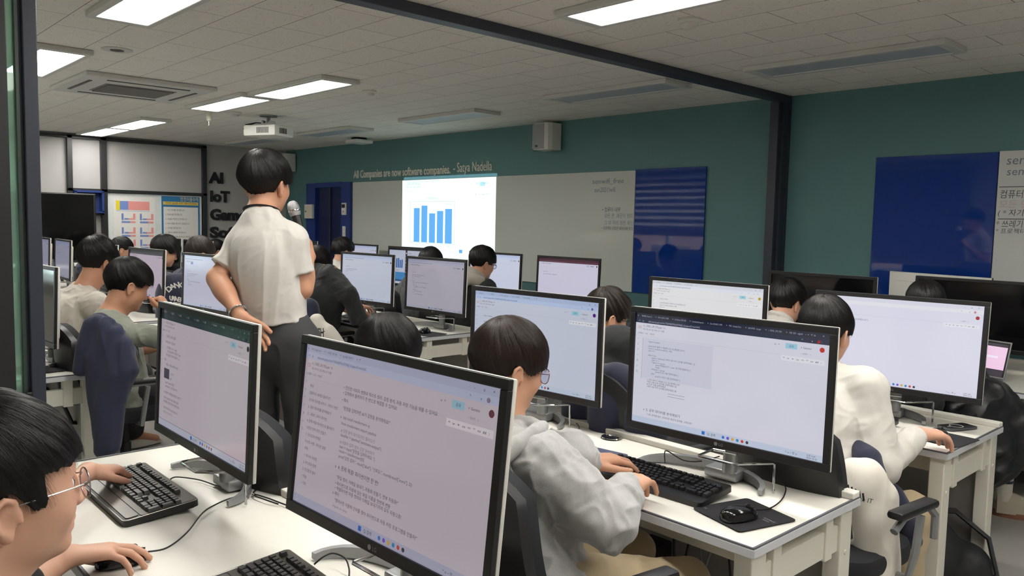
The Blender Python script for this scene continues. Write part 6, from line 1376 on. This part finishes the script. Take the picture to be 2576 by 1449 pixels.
# hood of the grey hoodie, lying on the back
rt_ = q_hood[0]; A = lambda x, y, d=2.16: at(x, y, d=d)
cloth_mass('hood', [([A(1366, 1072, 2.22), A(1340, 1090, 2.16), A(1300, 1120, 2.12), A(1255, 1150, 2.10), A(1200, 1165, 2.14)], [0.017, 0.020, 0.024, 0.026, 0.022]),
     ([A(1362, 1076, 2.24), A(1330, 1066, 2.30), A(1290, 1064, 2.32), A(1240, 1075, 2.30)], [0.018, 0.022, 0.024, 0.024]),
     ([A(1352, 1085, 2.22), A(1325, 1130, 2.19), A(1290, 1180, 2.15), A(1255, 1215, 2.14), A(1210, 1225, 2.16)], [0.020, 0.034, 0.040, 0.036, 0.03]),
     ([A(1300, 1110, 2.22), A(1275, 1160, 2.18), A(1235, 1190, 2.16)], [0.04, 0.05, 0.05]), ([A(1300, 1085, 2.28), A(1250, 1110, 2.24), A(1200, 1130, 2.24)], [0.03, 0.05, 0.05])], C_grey, rt_, V3(rt_.location), 0.0045, 0.006, 16, (0.5, 0.5, -0.6), 31, squash=0.4, k=0.010)
# navy hooded jacket over the chair of the sage tee shirt
d0 = 4.05; A = lambda x, y, d=4.05: at(x, y, d=d)
t = thing('jacket', 'navy jacket hanging from the chair of the student in sage, down to the floor', 'jacket', at(262, 1130, d=d0))
L0 = t.location
cloth_mass('body', [([A(232, 815), A(220, 870), A(208, 930)], [0.040, 0.046, 0.040]), ([A(246, 806), A(240, 900), A(248, 1010), A(258, 1090)], [0.040, 0.055, 0.050, 0.042]), ([A(266, 820), A(268, 930), A(268, 1040), A(262, 1130)], [0.042, 0.060, 0.058, 0.046]), ([A(288, 838), A(296, 940), A(286, 1030), A(280, 1120)], [0.044, 0.062, 0.052, 0.044]), ([A(312, 866), A(322, 930), A(300, 1000)], [0.040, 0.052, 0.040]), ([A(250, 815, 4.12), A(280, 835, 4.12), A(322, 890, 4.12)], [0.05, 0.05, 0.04])], M_navyh, t, L0, 0.006, 0.016, 15, (0.15, 0.1, 1), 3, squash=0.15, k=0.014)
# navy and white jacket over the chair of the white shirt
t = thing('jacket', 'navy jacket with white sleeves and dark printed bars over the chair arm, third row', 'jacket', at(2195, 1440, d=2.72)); L0 = t.location; A = lambda x, y, d=2.72: at(x, y, d=d)
cloth_mass('body', [([A(2158, 1130, 2.85), A(2178, 1155, 2.8), A(2198, 1190, 2.76), A(2190, 1218, 2.74)], [0.04, 0.045, 0.034, 0.03]), ([A(2240, 1250, 2.85), A(2270, 1310, 2.85), A(2300, 1360, 2.85)], [0.05, 0.045, 0.03]), ([A(2150, 1230, 2.85), A(2140, 1380, 2.9), A(2140, 1480, 2.9)], [0.09, 0.10, 0.08])], M_navyc, t, L0, 0.0055, 0.012, 12, (0, 0, 1), 5)
sl = cloth_mass('sleeve', [([A(2130, 1210), A(2150, 1190), A(2180, 1188)], [0.035, 0.05, 0.042]), ([A(2190, 1222), A(2214, 1252), A(2214, 1330), A(2216, 1400), A(2212, 1480)], [0.050, 0.058, 0.056, 0.054, 0.056]), ([A(2150, 1236), A(2172, 1290), A(2186, 1360), A(2182, 1480)], [0.050, 0.058, 0.060, 0.066])], M_wl, t, L0, 0.005, 0.010, 11, (0.3, 0.1, 1), 6, squash=0.5, k=0.06)
b = MB(); Mx = frame_M(A(2128, 1232, 2.62) - L0, at(2176, 1252, d=2.62) - at(2128, 1232, d=2.62), (0.1, 0.1, 1))
for i in range(5): b.box((0.010 + 0.013 * i, 0.0, 0.0), (0.006, 0.042 - 0.004 * i, 0.001), rot=(0, 0, 0.55), M=Mx)
b.build('printed_bars', M_print, t); letters('printed_word', 'nce IT', 0.022, M_print, t, frame_M(A(2152, 1258, 2.62) - L0, at(2190, 1266, d=2.62) - at(2152, 1258, d=2.62), (0.05, 0.05, 1)))
# white sleeved jacket beside the black sweater
t = thing('jacket', 'white sleeved navy jacket with black print beside the black sweater', 'jacket', at(815, 850, d=5.75)); L0 = t.location; A = lambda x, y, d=5.75: at(x, y, d=d)
cloth_mass('sleeve', [([A(796, 806), A(800, 850), A(805, 900)], [0.045, 0.075, 0.08]), ([A(800, 812), A(822, 835), A(850, 865)], [0.045, 0.06, 0.05])], M_wl, t, L0, 0.007, 0.008, 12, (0, 0, 1), 8)
cloth_mass('body', [([A(778, 775, 5.9), A(784, 830, 5.9), A(800, 900, 5.9)], [0.07, 0.09, 0.12])], M_navyc, t, L0, 0.008, 0.01, 12, (0, 0, 1), 9)
letters('printed_word', 'DKSH', 0.085, M_print, t, frame_M(A(781, 847, 5.50) - L0, cam_x, (0, 0, 1)), 0.0022, 0.092)
MB().tube([A(780, 849, 5.49) - L0, A(806, 838, 5.49) - L0, A(817, 833, 5.49) - L0], 0.003, 6).build('printed_swoosh', M_print, t)
# two lettered jackets on chair backs at left
for nm, lb, cx_, cy_, d_, words_ in (('jacket', 'navy jacket lettered in white in an arc, left of the pair on chairs', 407, 738, 7.2, [('DANKOOK', 0)]), ('jacket', 'navy jacket with stacked white letters, right of the pair on chairs', 452, 742, 6.6, [('DANKOOK', 0), ('UNIVERSITY', 1), ('SOFTWARE', 2), ('ENGINEERING', 3)])):
    t = thing(nm, lb, 'jacket', at(cx_, cy_ + 70, d=d_), 0, 'lettered navy jackets'); L0 = t.location; A = lambda x, y, d=d_: at(x, y, d=d); pm = d_ / FPX
    cloth_mass('body', [([A(cx_ - 20, cy_ - 25), A(cx_ + 14, cy_ - 25)], [0.10, 0.10]), ([A(cx_ - 22, cy_), A(cx_ - 20, cy_ + 60)], [0.12, 0.12]), ([A(cx_ + 16, cy_), A(cx_ + 12, cy_ + 60)], [0.12, 0.12])], M_navyc, t, L0, 0.009, 0.008, 10, (0, 0, 1), 11)
    e = MB()
    for w_, row in words_:
        n = len(w_)
        for i, ch in enumerate(w_):
            if row == 0: a = (i - (n - 1) / 2) * (0.34 if len(words_) == 1 else 0.26); px_, py_ = cx_ - 4 + 34 * math.sin(a), cy_ + 26 - 44 * math.cos(a); ax_ = Vector((0, 0, 0)) + _rt * math.cos(a) - Vector((0, 0, 1)) * math.sin(a); sz = 0.062
            else: px_, py_ = cx_ - 26 + i * 52 / n, cy_ - 2 + 15 * row + 0.12 * i * 8; ax_ = _rt; sz = 0.05 if row < 3 else 0.04
            vs, fs = text_geo(ch, sz, None, 0.0016, 0.0005); o_ = A(px_, py_, d_ - 0.15) - L0
            e.add(vs, fs, 0, frame_M(o_, ax_, Vector((0, 0, 1)) + _rt * (math.sin(a) if row == 0 else 0)))
    e.build('letters', M_wprint, t)
# navy cloth over the chair back of the black jacket, third row
x, y = -2.09, 2.84
t = thing('jacket', 'plain navy jacket covering the chair back behind the black jacket, third row', 'jacket', (x - 0.05, y - 0.26, 0.5)); L0 = t.location
cloth_mass('body', [([(x - 0.17, y - 0.30, 0.88), (x, y - 0.31, 0.915), (x + 0.17, y - 0.27, 0.88)], [0.06, 0.07, 0.06]), ([(x - 0.17, y - 0.32, 0.80), (x - 0.16, y - 0.32, 0.45)], [0.09, 0.08]), ([(x, y - 0.34, 0.80), (x, y - 0.34, 0.45)], [0.09, 0.09]), ([(x + 0.16, y - 0.30, 0.80), (x + 0.16, y - 0.31, 0.45)], [0.09, 0.08])], M_navyc, t, L0, 0.007, 0.008, 9, (0, 0, 1), 13)
# black padded jacket at the right edge
t = thing('jacket', 'black padded jacket hanging on a chair under the laptop desk, right edge', 'jacket', at(2480, 1180, d=4.05)); L0 = t.location; A = lambda x, y, d=4.05: at(x, y, d=d)
cloth_mass('body', [([A(2440, 985), A(2480, 1010), A(2520, 1060)], [0.09, 0.12, 0.12]), ([A(2450, 1040), A(2470, 1100), A(2480, 1160)], [0.14, 0.16, 0.12]), ([A(2530, 1070), A(2540, 1110), A(2520, 1160)], [0.12, 0.12, 0.09]), ([A(2400, 1000), A(2420, 1060)], [0.09, 0.11])], M_puff, t, L0, 0.007, 0.026, 11, (0.5, 0.5, 0.5), 15, squash=0.7)
# foot under the right desk
t = thing('sneaker', 'beige sneaker with a gum sole below the black padded jacket', 'shoe', (-1.22, 4.96, 0), -1.05)
P = []
for i in range(11):
    q = i / 10; wv = 0.034 + 0.014 * math.sin(PI * min(1, 0.15 + q)); hv = 0.10 * (1 - q) ** 0.8 + 0.035
    P.append([(wv * math.cos(u), -0.12 + 0.27 * q, 0.024 + hv * max(0, math.sin(u)) ** 0.8) for u in np.linspace(0, 2 * PI, 14, endpoint=False)])
m_ = MB().grid(P, wrap=True); m_.f += [tuple(range(13, -1, -1)), tuple(140 + j for j in range(14))]; m_.m += [0, 0]; m_.build('upper', mat('beige_suede', (186, 176, 158), 0.8, bump=0.2, bscale=300), t, True)
MB().prism([(0.052 * math.sin(a) * (1 - 0.12 * math.cos(a)), 0.015 + 0.145 * -math.cos(a)) for a in np.linspace(0, 2 * PI, 24, endpoint=False)], 0.0, 0.03).build('sole', mat('gum_rubber', (140, 96, 74), 0.7), t)
l_ = MB()
for i in range(5): l_.tube([(-0.03, 0.0 + 0.02 * i, 0.105 - 0.013 * i), (0, 0.004 + 0.02 * i, 0.118 - 0.013 * i), (0.03, 0.0 + 0.02 * i, 0.105 - 0.013 * i)], 0.004, 6)
l_.build('laces', M_wl, t)
MB().lathe([(0, 0.09), (0.042, 0.09), (0.045, 0.20), (0.05, 0.30), (0, 0.30)], 18, M=Matrix.Translation((0, -0.085, 0))).build('sock', M_wl, t, True)
MB().lathe([(0.0445, 0.19), (0.047, 0.19), (0.0475, 0.205), (0.0455, 0.205)], 18, M=Matrix.Translation((0, -0.085, 0))).lathe([(0.046, 0.225), (0.0485, 0.225), (0.049, 0.24), (0.047, 0.24)], 18, M=Matrix.Translation((0, -0.085, 0))).build('sock_stripe', M_navyc, t)
# backpack on the floor
t = thing('backpack', 'black backpack on the floor by the desk leg, lower right', 'backpack', (-1.28, 3.60, 0)); L0 = t.location
cloth_mass('body', [([(-1.42, 3.52, 0.17), (-1.25, 3.60, 0.17)], [0.17, 0.17]), ([(-1.40, 3.50, 0.30), (-1.26, 3.58, 0.28)], [0.10, 0.11]), ([(-1.18, 3.66, 0.12), (-1.10, 3.70, 0.12)], [0.12, 0.11])], mat('black_bag_nylon', (26, 28, 31), 0.6, bump=0.3, bscale=700), t, L0, 0.007, 0.014, 9, (1, 0.4, 0), 17, cuts=[((-1.3, 3.6, 0.004), (0, 0, -1))])
MB().tube([Vector(p) - L0 for p in ((-1.30, 3.66, 0.33), (-1.16, 3.74, 0.34), (-1.03, 3.76, 0.25), (-0.98, 3.72, 0.12), (-1.02, 3.68, 0.03))], 0.034, 10, flat=0.3).build('shoulder_strap', mat('grey_black_webbing', (44, 44, 48), 0.7, bump=0.3, bscale=900), t, True)
bpy.data.objects.remove(_fo); bpy.data.curves.remove(_fc)
